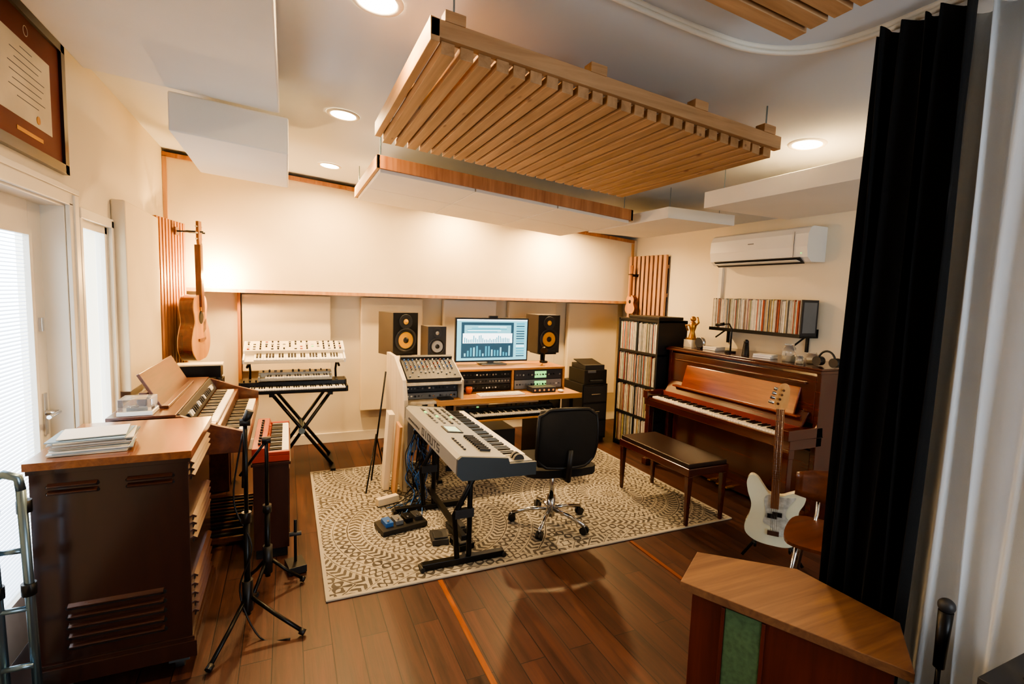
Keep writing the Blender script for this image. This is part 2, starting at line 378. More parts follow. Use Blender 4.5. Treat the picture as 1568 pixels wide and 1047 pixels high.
b.box(XL+.002,XL+.03,4.965,4.984,1.49,2.56,m_pinez); b.box(3.77,3.8,4.965,4.984,1.49,2.19,m_pinez)
v=[(xa,4.965,2.555),(XR-.05,4.965,2.195),(XR-.05,4.984,2.195),(xa,4.984,2.555),(xa,4.965,2.59),(XR-.05,4.965,2.23),(XR-.05,4.984,2.23),(xa,4.984,2.59)]
b.add(v,[(0,1,2,3),(4,5,6,7),(0,1,5,4),(2,3,7,6),(0,3,7,4),(1,2,6,5)],m_redcedar)
b.done()
for i,(x0,x1,z0,z1,m) in enumerate([(-.38,.38,.75,1.46,m_fab),(.66,1.28,.32,1.46,m_fab),(1.5,2.1,.35,1.46,m_fabw),(2.25,2.85,.35,1.46,m_fab),(3.02,3.72,.35,1.46,m_fab)]):
    b=B('fabric_acoustic_panel'); b.box(x0,x1,5.11,YB-.017,z0,z1,m); b.done(.012,3)
b=B('trim_5'); b.box(-.41,-.385,5.09,YB,.1,1.47,m_redcedar); b.done()
b=B('fabric_acoustic_panel'); b.box(XL+.001,-.85,3.6,4.42,.88,2.0,m_fab); b.done(.01,3)
def slat_panel(name,p0,p1,z0,z1,n,m,gap=.018,th=.026):
    p0=Vector((p0[0],p0[1],0)); p1=Vector((p1[0],p1[1],0)); L=(p1-p0).length
    b=B(name,frame((p0.x,p0.y,0),p1-p0,Vector((-(p1-p0).y,(p1-p0).x,0))))
    b.box(0,L,0,.006,z0+.02,z1-.02,m_leslie); w=L/n
    for zz in (z0+.15,(z0+z1)/2,z1-.15): b.box(0,L,.006,.012,zz,zz+.04,m)
    for i in range(n): b.box(i*w+gap/2,(i+1)*w-gap/2,.012,.012+th,z0,z1,m)
    b.done(.002)
slat_panel('wood_slat_panel',(-.80,4.93),(-.905,4.44),.85,2.02,10,m_redcedar)
slat_panel('wood_slat_panel',(3.84,4.38),(3.76,4.95),1.1,2.03,9,m_pinkslat,.024,.035)
def trap(name,x0,x1,y0,y1,z0,z1,m=m_fabw,sl=True,wires=False):
    b=B(name,slope=sl); b.box(x0,x1,y0,y1,z0,z1,m)
    if wires:
        for xx in (x0+.08,x1-.08):
            for yy in (y0+.08,y1-.08): b.cyl((xx,yy,z1-.005),(xx,yy,C(xx)),.003,m_steel,n=6)
    b.done(.008,2)
trap('ceiling_bass_trap',-.8,-.03,.2,2.83,2.45,2.619)
trap('ceiling_bass_trap',-.5,.01,2.86,3.8,2.27,2.45)
trap('ceiling_bass_trap',2.50,3.15,2.9,3.95,2.12,2.20,sl=False,wires=True)
trap('ceiling_bass_trap',2.42,3.2,1.25,2.48,2.12,2.22,sl=False,wires=True)
b=B('wood_slat_ceiling_cloud',slope=True)
n=24; x0,x1=.45,2.0; w=(x1-x0)/n
for i in range(n):
    xa=x0+i*w; b.box(xa+.009,xa+w-.009,1.66+random.uniform(-.004,.004),2.76,2.62-.215,2.62-.175,m_piney)
for yy in (1.64,2.16,2.70): b.box(x0-.03,x1+.03,yy,yy+.035,2.62-.175,2.62-.12,m_pine)
b.box(x0-.03,x0,1.64,2.76,2.62-.19,2.62-.12,m_piney)
for xx in (.5,1.05,1.55,1.95): b.cbox((xx,1.66,2.62-.105),(.07,.05,.035),m_pine)
for xx in (.5,1.95):
    for yy in (1.66,2.7): b.cyl((xx,yy,2.62-.13),(xx,yy,2.62),.004,m_steel,n=6)
b.done(.002)
b=B('wood_slat_ceiling_cloud',slope=True)
n=16; y0,y1=.05,1.12; w=(y1-y0)/n
for i in range(n):
    ya=y0+i*w; b.box(.1,1.38+random.uniform(-.01,.01),ya+.008,ya+w-.008,2.62-.13,2.62-.085,m_pine)
for xx in (.15,.75,1.3): b.box(xx,xx+.035,y0,y1,2.62-.085,2.62-.02,m_piney)
for xx in (.16,1.31):
    for yy in (.1,1.05): b.cyl((xx,yy,2.62-.05),(xx,yy,2.62),.004,m_steel,n=6)
b.done(.002)
b=B('fabric_ceiling_cloud',slope=True)
x0,x1,y0,y1=.5,2.42,3.2,4.3
for i in range(3):
    w=(x1-x0-.04)/3
    b.box(x0+.02+i*w+.004,x0+.02+(i+1)*w-.004,y0+.02,(y0+y1)/2-.004,2.62-.26,2.62-.16,m_fabw)
    b.box(x0+.02+i*w+.004,x0+.02+(i+1)*w-.004,(y0+y1)/2+.004,y1-.02,2.62-.26,2.62-.16,m_fabw)
b.box(x0,x1,y0,y0+.02,2.62-.24,2.62-.16,m_redcedar); b.box(x0,x1,y1-.02,y1,2.62-.24,2.62-.16,m_pine)
b.box(x0,x0+.02,y0,y1,2.62-.24,2.62-.16,m_piney); b.box(x1-.02,x1,y0,y1,2.62-.24,2.62-.16,m_piney)
for xx in (x0+.03,x1-.05):
    for yy in (y0+.05,y1-.05): b.cyl((xx,yy,2.62-.18),(xx,yy,2.62),.004,m_steel,n=6)
b.done(.003)
WARM=(1,.63,.27)
def downlight(x,y,p,sp=160):
    b=B('recessed_downlight'); z=C(x)
    T=Matrix.Translation((x,y,z-.001))@Matrix.Rotation(math.atan(K),4,'Y'); b.M=T
    b.lathe((0,0,0),[(.068,-.003),(.072,-.007),(.088,-.006),(.092,0)],m_white,32)
    b.lathe((0,0,0),[(0,-.004),(.068,-.004)],m_lamp,32); b.done()
    l=bpy.data.lights.new('downlight_lamp','AREA'); l.shape='DISK'; l.size=.12; l.energy=p; l.color=WARM; l.spread=math.radians(sp)
    o=bpy.data.objects.new('downlight_lamp',l); o.location=(x,y,z-.014); COL.objects.link(o)
for x,y,p in ((.30,3.13,12),(.32,4.43,26),(.29,1.88,9),(2.47,1.84,12),(2.66,4.6,38),(1.55,4.66,18),(.3,.3,5),(2.6,.2,5)): downlight(x,y,p)
tr=spline([(-.2,1.39),(.9,1.39),(1.3,1.385),(1.5,1.36),(1.65,1.27),(1.72,1.12),(1.735,.9),(1.735,.3),(1.735,-.6)],6,False)
b=B('curtain_track'); b.tube([(x,y,C(x)-.02) for x,y in tr],.009,m_white); b.tube([(x,y,C(x)-.004) for x,y in tr],.012,m_white); b.done()
def curtain(name,path,folds,amp,m,z0=.012,top=.035,flare=0):
    b=B(name); P=[]; n=folds*10
    for i in range(n+1):
        t=i/n; y=path[0]+(path[1]-path[0])*t
        x=path[2]+(path[3]-path[2])*t
        P.append((x+amp*math.sin(t*folds*2*PI)+.3*amp*math.sin(t*folds*4.7+1),y+.25*amp*math.cos(t*folds*2*PI*1.0)))
    R=14; vs=[];fs=[]
    for side in (0,.004):
        for j in range(R+1):
            tt=j/R
            for i,(x,y) in enumerate(P):
                z=z0+(C(x)-top-z0)*tt
                k=1+.25*math.sin(i*.7+tt*5)*(1-tt)
                vs.append((path[2]+(x-path[2])*k+side,y+.012*math.sin(tt*4+i*.3)+flare*(1-tt)*(i/n-.5)*-1,z))
    W=n+1; H=(R+1)*W
    for j in range(R):
        for i in range(n):
            a=j*W+i; fs.append((a,a+1,a+W+1,a+W)); a+=H; fs.append((a,a+W,a+W+1,a+1))
    for j in range(R):
        for i in (0,n): a=j*W+i; fs.append((a,a+W,a+W+H,a+H))
    for i in range(n):
        for j in (0,R): a=j*W+i; fs.append((a,a+1,a+1+H,a+H))
    b.add(vs,fs,m,True); return b.done()
curtain('black_curtain',(1.07,.81,1.705,1.72),5,.032,m_blackcurt)
curtain('white_curtain',(.86,-.2,1.80,1.77),13,.026,m_whitecurt)
b=B('area_rug'); b.box(.16,2.87,2.47,4.36,0.001,.011,m_rug); b.done(.003)

# ------------------------------------------------------------------ left side
b=B('framed_certificate')
y0,y1,z0,z1=2.2,2.95,2.0,2.56; x=XL+.001
m_frm=mk('frame_dark','1f1512',.3,coat=.4)
for (a,c,d,e) in ((y0,y1,z0,z0+.04),(y0,y1,z1-.04,z1),(y0,y0+.04,z0,z1),(y1-.04,y1,z0,z1)): b.box(x,x+.024,a,c,d,e,m_frm)
b.box(x,x+.012,y0+.03,y1-.03,z0+.03,z1-.03,m_maroon)
b.box(x+.012,x+.014,2.38,2.81,2.13,2.42,m_cream)
for i,wd in enumerate((.1,.26,.2,.3,.28,.24,.3,.18)): b.box(x+.014,x+.0145,2.6-wd/2,2.6+wd/2,2.39-i*.027,2.393-i*.027,m_dgrey)
b.box(x+.012,x+.0135,2.5,2.72,2.08,2.095,m_gold); b.lathe((x+.0125,2.61,2.47),[(.02,0),(.018,0.001),(.017,.0)],m_cream,20,(1,0,0)); b.cyl((x+.014,2.68,2.16),(x+.016,2.68,2.16),.016,m_gold)
b.done(.003)
X0,X1,Y0,Y1=-.82,-.352,2.2,2.74
b=B('rotary_speaker_cabinet')
b.box(X0,X1,Y0,Y1,.12,.868,m_leslie)
b.box(X0-.012,X1+.014,Y0-.014,Y1+.01,.872,.9,m_leslietop)
b.box(X0-.006,X1+.008,Y0-.008,Y1+.006,.855,.872,m_leslie)
b.box(X0-.014,X1+.016,Y0-.016,Y1+.012,.07,.135,m_leslie); b.box(X0-.006,X1+.008,Y0-.008,Y1+.006,.135,.15,m_leslie)
m_dark=mk('louver_dark','0a0504',.8)
m_louv=wood('louver_lip','361d16','472a20','x',.22,coat=.9)
def louv(face,a0,a1,zs,h=.015):
    for z in zs:
        if face=='y':
            b.box(a0,a1,Y0-.002,Y0+.001,z,z+h,m_dark)  # flat dark strip paints the shade inside the louver slot
            b.cbox(((a0+a1)/2,Y0-.005,z+h+.003),(a1-a0,.018,.008),m_louv,(.5,0,0))
            for e in (a0,a1): b.cyl((e,Y0-.002,z+h/2+.002),(e,Y0+.001,z+h/2+.002),h/2+.002,m_dark,n=12)
        else:
            b.box(X1-.001,X1+.002,a0,a1,z,z+h,m_dark)
            b.cbox((X1+.005,(a0+a1)/2,z+h+.003),(.018,a1-a0,.008),m_louv,(0,.5,0))
louv('y',X0+.09,X1-.09,(.19,.228,.266,.304,.342)); louv('x',Y0+.07,Y1-.07,(.19,.228,.266,.304,.342))
louv('y',X0+.05,X0+.19,(.80,.775),.009); louv('y',X1-.19,X1-.05,(.80,.775),.009); louv('x',Y0+.05,Y1-.05,(.815,.79,.765)); louv('x',Y0+.07,Y1-.07,(.5,.53,.56,.59))
for (xx,yy) in ((X0+.05,Y0+.05),(X1-.05,Y0+.05),(X0+.05,Y1-.05),(X1-.05,Y1-.05)):
    b.cbox((xx,yy,.055),(.07,.07,.03),m_steel); b.cyl((xx-.015,yy,.025),(xx+.015,yy,.025),.025,m_dgrey)
b.done(.004)
b=B('magazine_stack')
for i in range(12):
    h=random.choice(['e9e6df','cfd3d3','8aa0ad','d9d2bd','5d6a70','b9b0a3']); mm=mk('magazine_cover',h,.5)
    b.cbox((-.67+random.uniform(-.01,.01),2.34+random.uniform(-.01,.01),.9035+i*.0045),(.23,.18,.004),mm,(0,0,random.uniform(-.07,.07)+.1))
b.cbox((-.67,2.34,.9595),(.2,.16,.003),m_fabw,(0,0,.15)); b.done()
OX=frame((-.205,2.98,0),(0,1,0),(-1,0,0))
b=B('organ_console',OX); L=1.2
for q in (0,L-.03): b.prism([(0,.64),(0,.75),(.13,.79),(.30,.855),(.60,.855),(.60,.03),(.2,.03),(.2,.64)],q,q+.03,m_organ,'yz')
b.box(.03,L-.03,.32,.60,.25,.84,m_organ); b.box(0,L,.32,.61,.84,.865,m_organ)
b.box(.03,L-.03,0,.33,.64,.70,m_organ)
keys(b,.12,.012,.70,.95,.115,36,.016); b.box(.04,L-.03,.13,.33,.70,.775,m_organ)
keys(b,.12,.15,.775,.95,.105,36,.016); b.box(.04,.115,.012,.12,.70,.72,m_organ); b.box(.04,.115,.15,.25,.775,.79,m_organ)
b.cbox((L/2,.295,.82),(L-.07,.012,.09),m_dgrey,(-.5,0,0))
for i in range(20): b.cbox((.14+i*.047,.284,.822),(.02,.02,.03),random.choice([m_chrome,m_keyw,m_dgrey,m_black]),(-.5,0,0))
b.cbox((.57,.46,.955),(.8,.016,.22),m_organ,(-.5,0,0)); b.box(.17,.97,.38,.42,.865,.88,m_organ)
b.box(.3,.34,.5,.54,.865,.93,m_organ); b.box(.8,.84,.5,.54,.865,.93,m_organ)
for i in range(13): b.box(.25+i*.055,.27+i*.055,.02,.3,.03,.06,m_dark if i%2 else m_organ)
b.box(.03,L-.03,.4,.42,.03,.25,m_organ); b.box(0,.03,.2,.60,0.001,.03,m_organ); b.box(L-.03,L,.2,.60,0.001,.03,m_organ)
b.done(.003)
b=B('wooden_stool_cabinet'); b.box(-.18,-.0,3.0,3.72,.06,.545,m_leslie); b.box(-.19,.01,2.99,3.73,.545,.562,m_leslie); b.box(-.17,-.01,3.02,3.70,0.001,.06,m_dark); b.box(-.0,.004,3.05,3.67,.12,.5,m_piano); b.done(.004)
b=B('red_combo_keyboard',frame((.005,3.0,.564),(0,1,0),(-1,0,0)))
b.box(0,.71,0,.19,0,.035,m_red); b.prism([(.105,.035),(.19,.035),(.19,.08),(.12,.08)],0,.71,m_red,'yz')
b.box(0,.03,0,.11,.035,.055,m_red); b.box(.68,.71,0,.11,.035,.055,m_red); keys(b,.032,.004,.035,.646,.1,25)
for i in range(10): b.cyl((.08+i*.06,.155,.08),(.08+i*.06,.155,.093),.008,m_black,n=10)
b.done(.003)
b=B('clear_plastic_case'); b.cbox((-.70,3.07,.876),(.15,.14,.02),m_plastic_w); b.cbox((-.70,3.07,.918),(.14,.13,.06),m_jar); b.cyl((-.7,3.07,.887),(-.7,3.07,.9),.045,m_grey); b.cyl((-.73,3.05,.9),(-.7,3.08,.905),.012,m_chrome); b.done(.004)
b=B('audio_receiver_stack'); b.box(-.82,-.42,4.25,4.42,.62,.72,m_black)
b.box(-.8,-.45,4.26,4.42,.735,.83,m_black); b.box(-.78,-.46,4.27,4.42,.845,.93,m_blackm)
for (z) in (.72,.83): 
    for xx in (-.78,-.48): 
        for yy in (4.3,4.4): b.cyl((xx,yy,z),(xx,yy,z+.016),.015,m_dgrey)
for i in range(5): b.cyl((-.74+i*.06,4.26,.78),(-.74+i*.06,4.25,.78),.012,m_chrome,n=12)
b.cbox((-.6,4.34,.937),(.3,.14,.012),m_cream,(0,0,.05)); b.done(.003)
b=B('low_cabinet'); b.box(-.84,-.40,4.22,4.44,.04,.62,m_organ); b.box(-.8,-.62,4.205,4.22,.08,.58,m_piano); b.box(-.6,-.43,4.205,4.22,.08,.58,m_piano)
for xx in (-.82,-.44):
    for yy in (4.25,4.42): b.cyl((xx,yy,0.001),(xx,yy,.04),.02,m_black)
b.done(.003)
b=B('keyboard_stand')
for yy in (4.42,4.72):
    b.tube([(-.12,yy,.03),(.32,yy,.66)],.014,m_blackm); b.tube([(.34,yy+.03,.03),(-.12,yy+.03,.66)],.014,m_blackm)
for xx,z in ((-.12,.03),(.34,.03)): b.box(xx-.02,xx+.02,4.33,4.86,z-.028,z,m_blackm)
for xx in (-.12,.32): b.box(xx-.02,xx+.02,4.36,4.8,.655,.68,m_blackm)
b.cyl((.1,4.4,.35),(.1,4.78,.35),.025,m_steel)
for xx in (-.3,.4): 
    b.tube([(xx,4.8,.69),(xx,4.85,.8),(xx,4.72,.90)],.01,m_blackm); b.tube([(xx,4.72,.9),(xx,4.5,.88)],.01,m_blackm)
b.box(-.3,.4,4.79,4.81,.67,.69,m_blackm)
b.done()
def synth(name,M,L,D,H,body,nk,kd,panel=None,kn=True,rows=2):
    b=B(name,M); b.prism([(0,0),(0,H*.62),(kd+.01,H*.62),(kd+.02,H),(D,H*1.05),(D,0)],0,.015,body,'yz'); b.prism([(0,0),(0,H*.62),(kd+.01,H*.62),(kd+.02,H),(D,H*1.05),(D,0)],L-.015,L,body,'yz')
    b.prism([(0,0),(0,H*.35),(kd+.012,H*.35),(kd+.02,H*.98),(D,H*1.03),(D,0)],.015,L-.015,panel or body,'yz')
    x0=.05 if L<.7 else .08; keys(b,x0,.004,H*.36,L-x0-.02,kd,nk,.012)
    if kn:
        nx=int(L/.045)
        for i in range(nx):
            for r in range(rows):
                if random.random()<.8:
                    x=.035+i*(L-.07)/(nx-1); y=kd+.045+r*(D-kd-.07)/max(1,rows-1)
                    if random.random()<.5: b.cyl((x,y,H),(x,y,H+.014),.007,m_black,n=10)
                    else: b.cbox((x,y,H+.003),(.02,.01,.008),random.choice([m_dgrey,m_white,m_lcd,m_red] if random.random()<.3 else [m_dgrey,m_grey]))
    return b
synth('digital_piano',frame((-.36,4.33,.685),(1,0,0),(0,1,0)),.82,.3,.075,m_blackm,40,.12,kn=True,rows=1).done(.003)
synth('compact_synthesizer',frame((-.22,4.42,.775),(1,0,0),(0,1,0)),.56,.2,.055,m_silver,24,.085,panel=m_silver).done(.003)
synth('analog_synthesizer',frame((-.33,4.44,.915),(1,0,0),(0,1,.35)),.78,.3,.06,m_plastic_w,29,.10,panel=m_cream,rows=4).done(.003)

# ------------------------------------------------------------------ acoustic guitar
def acoustic(name,M,sc=1):
    b=B(name,M@Matrix.Scale(sc,4))
    half=[(0,0),(.11,.01),(.185,.08),(.195,.16),(.16,.235),(.125,.285),(.13,.34),(.145,.40),(.12,.46),(.06,.485),(0,.485)]
    pts=half+[(-x,y) for x,y in half[-2:0:-1]]
    o=spline(pts,5)
    b.prism(o,-.095,-.005,m_gtside,'xz'); b.prism([(x*1.01,z*1.005) for x,z in o],-.10,-.094,m_spruce,'xz',m_maple); b.prism([(x*1.01,z*1.005) for x,z in o],-.006,-.001,m_gtside,'xz',m_maple)
    b.cyl((0,-.1005,.32),(0,-.102,.32),.05,m_dark,n=24); b.cyl((0,-.1003,.32),(0,-.1012,.32),.06,m_maple,n=24)
    b.box(-.07,.07,-.11,-.1,.145,.165,m_rosew)
    b.prism([(.05,.2),(.1,.22),(.11,.3),(.055,.28)],-.102,-.1,m_gtside,'xz')
    b.box(-.024,.024,-.115,-.08,.40,.86,m_gtside); b.box(-.026,.026,-.12,-.115,.36,.86,m_rosew)
    b.prism([(-.026,.86),(.026,.86),(.037,.9),(.033,1.03),(-.033,1.03),(-.037,.9)],-.115,-.098,m_rosew,'xz')
    for i in range(3):
        for s in (-1,1): b.cyl((s*.035,-.106,.9+i*.045),(s*.058,-.106,.9+i*.045),.007,m_chrome,n=8)
    for i in range(6): 
        x=-.018+i*.0072; b.cyl((x,-.123,.155),(x*.9,-.122,.87),.0006,m_chrome,n=4)
    return b.done(.002)
acoustic('acoustic_guitar',frame((-.735,4.70,.93),(.16,1,.04),(-1,.16,0)),1.06)
b=B('guitar_hanger'); b.cbox((-.79,4.71,1.94),(.014,.06,.06),m_organ,(0,0,-.2)); b.tube([(-.79,4.71,1.94),(-.745,4.70,1.94)],.007,m_blackm)
b.tube([(-.60,4.64,1.94),(-.71,4.655,1.94),(-.745,4.70,1.94),(-.71,4.745,1.94),(-.60,4.74,1.94)],.007,m_blackm); b.done()
b=B('sconce_lamp'); b.cyl((-.56,4.963,1.57),(-.56,4.95,1.57),.025,m_white); b.cyl((-.56,4.95,1.57),(-.56,4.925,1.57),.014,m_white)
b.sph((-.56,4.89,1.57),.045,m_bulb); b.done()
def point(n,loc,p,c=WARM,r=.03):
    l=bpy.data.lights.new(n,'POINT'); l.energy=p; l.color=c; l.shadow_soft_size=r; o=bpy.data.objects.new(n,l); o.location=loc; COL.objects.link(o)
point('sconce_lamp_light',(-.54,4.82,1.60),26,(1,.6,.24))

# ------------------------------------------------------------------ studio desk
b=B('studio_desk')
b.box(1.06,2.38,3.74,4.3,.655,.685,m_desk)
b.box(1.06,2.38,3.735,3.745,.645,.69,m_desk)
b.prism([(3.68,.012),(4.42,.012),(4.42,1.0),(4.08,1.0),(3.75,.86),(3.68,.72)],.79,.82,m_deskside,'yz')
b.prism([(3.78,.66),(4.42,.66),(4.42,.97),(4.08,.97),(3.78,.84)],1.27,1.29,m_deskside,'yz')
b.box(.82,1.29,3.76,4.42,.66,.68,m_deskside); 
b.prism([(3.76,.83),(4.08,.965),(4.42,.965),(4.42,.945),(4.08,.945),(3.76,.81)],.82,1.27,m_deskside,'yz')
b.box(1.29,2.36,4.02,4.45,.865,.885,m_desk)
for xx in (1.29,1.82,2.34): b.box(xx,xx+.02,4.02,4.45,.685,.865,m_desk)
b.box(1.29,2.36,4.42,4.45,.685,.865,m_black)
for xx in (1.08,2.32): 
    b.box(xx,xx+.04,3.85,3.9,.012,.655,m_blackm); b.box(xx,xx+.04,4.25,4.3,.012,.655,m_blackm); b.box(xx,xx+.04,3.75,4.35,.012,.04,m_blackm)
b.box(2.34,2.36,4.3,4.45,.012,.7,m_blackm); b.box(.82,1.06,4.38,4.41,.1,.66,m_deskside)
b.box(1.2,2.2,3.66,3.98,.515,.53,m_desk); b.box(1.2,1.215,3.8,3.98,.53,.655,m_blackm); b.box(2.185,2.2,3.8,3.98,.53,.655,m_blackm)
b.done(.003)
def rackgear(name,x0,x1,y,z0,z1,body,lcd=False,dy=.3):
    b=B(name); b.box(x0,x1,y,y+dy,z0,z1,body)
    n=int((x1-x0)/.03)
    for i in range(n):
        x=x0+.025+i*(x1-x0-.05)/max(1,n-1); z=(z0+z1)/2
        k=random.random()
        if k<.55: b.cyl((x,y,z),(x,y-.012,z),.008,random.choice([m_grey,m_black,m_chrome]),n=10)
        elif k<.9: b.box(x-.008,x+.008,y-.004,y,z-.006,z+.006,random.choice([m_grey,m_white,m_dgrey]))
    if lcd: b.box(x0+.2,x0+.32,y-.003,y,z0+.012,z1-.012,m_lcd)
    b.done(.002)
rackgear('rack_unit',1.32,1.81,4.03,.69,.745,m_blackm); rackgear('rack_unit',1.32,1.81,4.03,.75,.80,m_dgrey); rackgear('rack_unit',1.32,1.81,4.03,.805,.86,m_blackm)
rackgear('rack_unit',1.85,2.33,4.03,.69,.77,m_silver,True); rackgear('rack_unit',1.85,2.33,4.03,.775,.86,m_dgrey,True)
rackgear('rack_unit',.83,1.26,3.86,.685,.735,m_grey,dy=.4); rackgear('rack_unit',.83,1.26,3.87,.74,.80,m_dgrey,dy=.4)
a=math.atan2(.135,.32)
b=B('mixing_console',frame((.83,3.765,.838),(1,0,0),(0,math.cos(a),math.sin(a))))
b.box(0,.43,0,.33,0,.03,m_dgrey)
b.box(.0,.43,.3,.33,.03,.05,m_dgrey)
for i in range(12):
    x=.025+i*.033
    for r in range(6): b.cyl((x,.14+r*.027,.03),(x,.14+r*.027,.044),.005,random.choice([m_grey,m_white,m_blue,m_red]) if r%2 else m_grey,n=8)
    b.box(x-.002,x+.002,.02,.11,.03,.0305,m_black); yy=random.uniform(.03,.1); b.box(x-.006,x+.006,yy-.006,yy+.006,.031,.038,m_grey)
b.done(.002)
b=B('computer_monitor')
cx,cy=1.73,4.28; x0,x1,z0,z1=1.37,2.09,.91,1.315
b.box(x0,x1,cy,cy+.03,z0,z1,m_black); b.box(x0+.1,x1-.1,cy+.03,cy+.06,z0+.08,z1-.06,m_black)
b.box(cx-.03,cx+.03,cy+.04,cy+.07,.89,1.0,m_silver); b.box(cx-.12,cx+.12,cy-.06,cy+.1,.887,.895,m_silver)
s0=emis('screen_dark','1d3a48',1.3); s1=emis('screen_mid','6aa9b5',1.5); s2=emis('screen_white','e8f2f4',2.0); s3=emis('screen_teal','2f7f93',1.5)
def sc(u0,u1,v0,v1,m,k=1): b.box(x0+.012+u0*(x1-x0-.024),x0+.012+u1*(x1-x0-.024),cy-.001*k,cy,z0+.015+v0*(z1-z0-.03),z0+.015+v1*(z1-z0-.03),m)
sc(0,1,0,1,s1); sc(0,1,.97,1,s2,2); sc(.06,.8,.06,.93,s0,2); sc(.1,.76,.66,.86,s1,3); sc(.08,.78,.42,.66,s2,3)
for i in range(26): sc(.1+i*.025,.112+i*.025,.43,.45+random.uniform(.04,.17),s3,4)
for i in range(5): sc(.12+random.random()*.2,.5+random.random()*.22,.69+i*.03,.705+i*.03,random.choice([s2,s3]),4)
for i in range(16): sc(.1+i*.042,.122+i*.042,.1,.1+random.uniform(.05,.26),s3 if i%3 else s1,3)
for i in range(14): sc(.84,.96,.08+i*.062,.105+i*.062,random.choice([s0,s2,s3]),3)
b.box(cx-.04,cx+.04,cy-.01,cy+.02,z1,z1+.02,m_black)
b.done()
m_vinyl=mk('speaker_vinyl','40372f',.5)
def monitor_speaker(name,c,w,h,d,yaw,conem,r=.075,body=m_black):
    b=B(name,Matrix.Translation(c)@Matrix.Rotation(yaw,4,'Z'))
    b.box(-w/2,w/2,.01,d,0,h,m_vinyl); b.box(-w/2,w/2,0,.012,0,h,body)
    zc=h*.36; b.lathe((0,0,zc),[(r*1.18,0),(r*1.18,.008),(r*1.05,.01),(r*.98,.004)],m_dgrey,28,(0,-1,0))
    b.lathe((0,0,zc),[(r*.98,.004),(r*.85,.009),(r*.8,.002)],m_black,28,(0,-1,0))
    b.lathe((0,0,zc),[(r*.8,.003),(r*.3,-.0),(r*.29,.004),(0,.012)],conem,28,(0,-1,0))
    b.lathe((0,0,zc),[(r*.3,.005),(r*.2,.014),(0,.018)],m_black,20,(0,-1,0))
    zt=h*.79; b.lathe((0,0,zt),[(w*.27,0),(w*.26,.006),(w*.12,.003)],m_dgrey,24,(0,-1,0)); b.lathe((0,0,zt),[(w*.1,.003),(0,.012)],conem,16,(0,-1,0))
    b.box(-w*.3,w*.3,-.002,0,h*.04,h*.08,m_dgrey)
    return b.done(.008,3)
def stand(name,x,y,h,w=.2):
    b=B(name); b.box(x-w/2,x+w/2,y,y+.22,h-.02,h,m_blackm); b.cyl((x,y+.11,.03),(x,y+.11,h-.02),.025,m_blackm); b.box(x-.13,x+.13,y-.0,y+.24,.001,.03,m_blackm); b.done(.003)
stand('speaker_stand',.94,4.55,.955); monitor_speaker('studio_monitor_speaker',(.965,4.47,.957),.25,.385,.27,.32,m_yellow,.092)
monitor_speaker('studio_monitor_speaker',(1.18,4.2,.968),.165,.27,.2,.08,m_cone,.064,m_dgrey)
stand('speaker_stand',2.44,4.52,.955); monitor_speaker('studio_monitor_speaker',(2.42,4.47,.957),.25,.385,.27,.05,m_yellow,.092)
synth('midi_keyboard',frame((1.27,3.67,.532),(1,0,0),(0,1,0)),.86,.24,.06,m_blackm,44,.13,rows=1).done(.002)
b=B('computer_keyboard'); b.box(1.45,1.85,3.8,3.92,.686,.696,m_plastic_w)
for r in range(4):
    for i in range(15): b.box(1.46+i*.0255,1.482+i*.0255,3.808+r*.027,3.831+r*.027,.696,.700,m_white)
b.done(.001)
b=B('ceramic_cup'); b.lathe((1.4,3.97,.686),[(0,0),(.02,0),(.03,.03),(.028,.055),(.025,.055),(.026,.03),(0,.006)],m_orange); b.done()
b=B('audio_interface'); b.box(1.95,2.18,3.86,3.98,.686,.73,m_dgrey)
for i in range(5): b.cyl((1.97+i*.045,3.86,.708),(1.97+i*.045,3.85,.708),.01,m_chrome,n=12)
b.done(.003)
b=B('computer_mouse'); b.sph((2.22,3.84,.699),.03,m_plastic_w,(.8,1.2,.42)); b.done()
b=B('notebook'); b.cbox((1.14,3.79,.696),(.11,.09,.01),m_black,(0,0,.05)); b.done()
b=B('desk_lamp'); b.cyl((2.28,4.3,.887),(2.28,4.3,.9),.04,m_blackm); b.tube([(2.28,4.3,.9),(2.28,4.28,1.0),(2.22,4.18,1.04)],.006,m_blackm); b.cyl((2.22,4.18,1.045),(2.2,4.15,1.02),.015,m_blackm,r2=.035); b.done()
b=B('desktop_computer'); b.box(2.08,2.27,3.95,4.32,.012,.42,m_black); b.box(2.09,2.26,3.945,3.95,.03,.4,m_dgrey); b.cyl((2.175,3.946,.35),(2.175,3.94,.35),.01,m_lcd); b.done(.005)
b=B('subwoofer_box'); b.box(1.5,1.86,4.0,4.33,.02,.34,m_black); b.lathe((1.68,4.0,.18),[(.12,0),(.12,.01),(.1,.008),(.03,-.0),(0,.01)],m_dgrey,24,(0,-1,0)); 
for xx in (1.53,1.83): b.cyl((xx,4.04,.012),(xx,4.04,.02),.02,m_dgrey); b.cyl((xx,4.3,.012),(xx,4.3,.02),.02,m_dgrey)
b.done(.006)
MX=frame((1.2,2.3,.585),(0,1,0),(-1,0,.03))
b=B('workstation_keyboard',MX); L=1.22
prof=[(0,.0),(-.0,.07),(.155,.07),(.165,.1),(.42,.125),(.44,.11),(.44,.03),(.41,0)]
b.prism(prof,0,.02,m_slate,'yz'); b.prism(prof,L-.02,L,m_slate,'yz')
b.prism([(0,.0),(0,.045),(.155,.045),(.165,.099),(.42,.124),(.44,.109),(.44,.03),(.41,0)],.02,L-.02,m_silver,'yz')
keys(b,.13,.006,.05,L-.16,.145,45,.022)
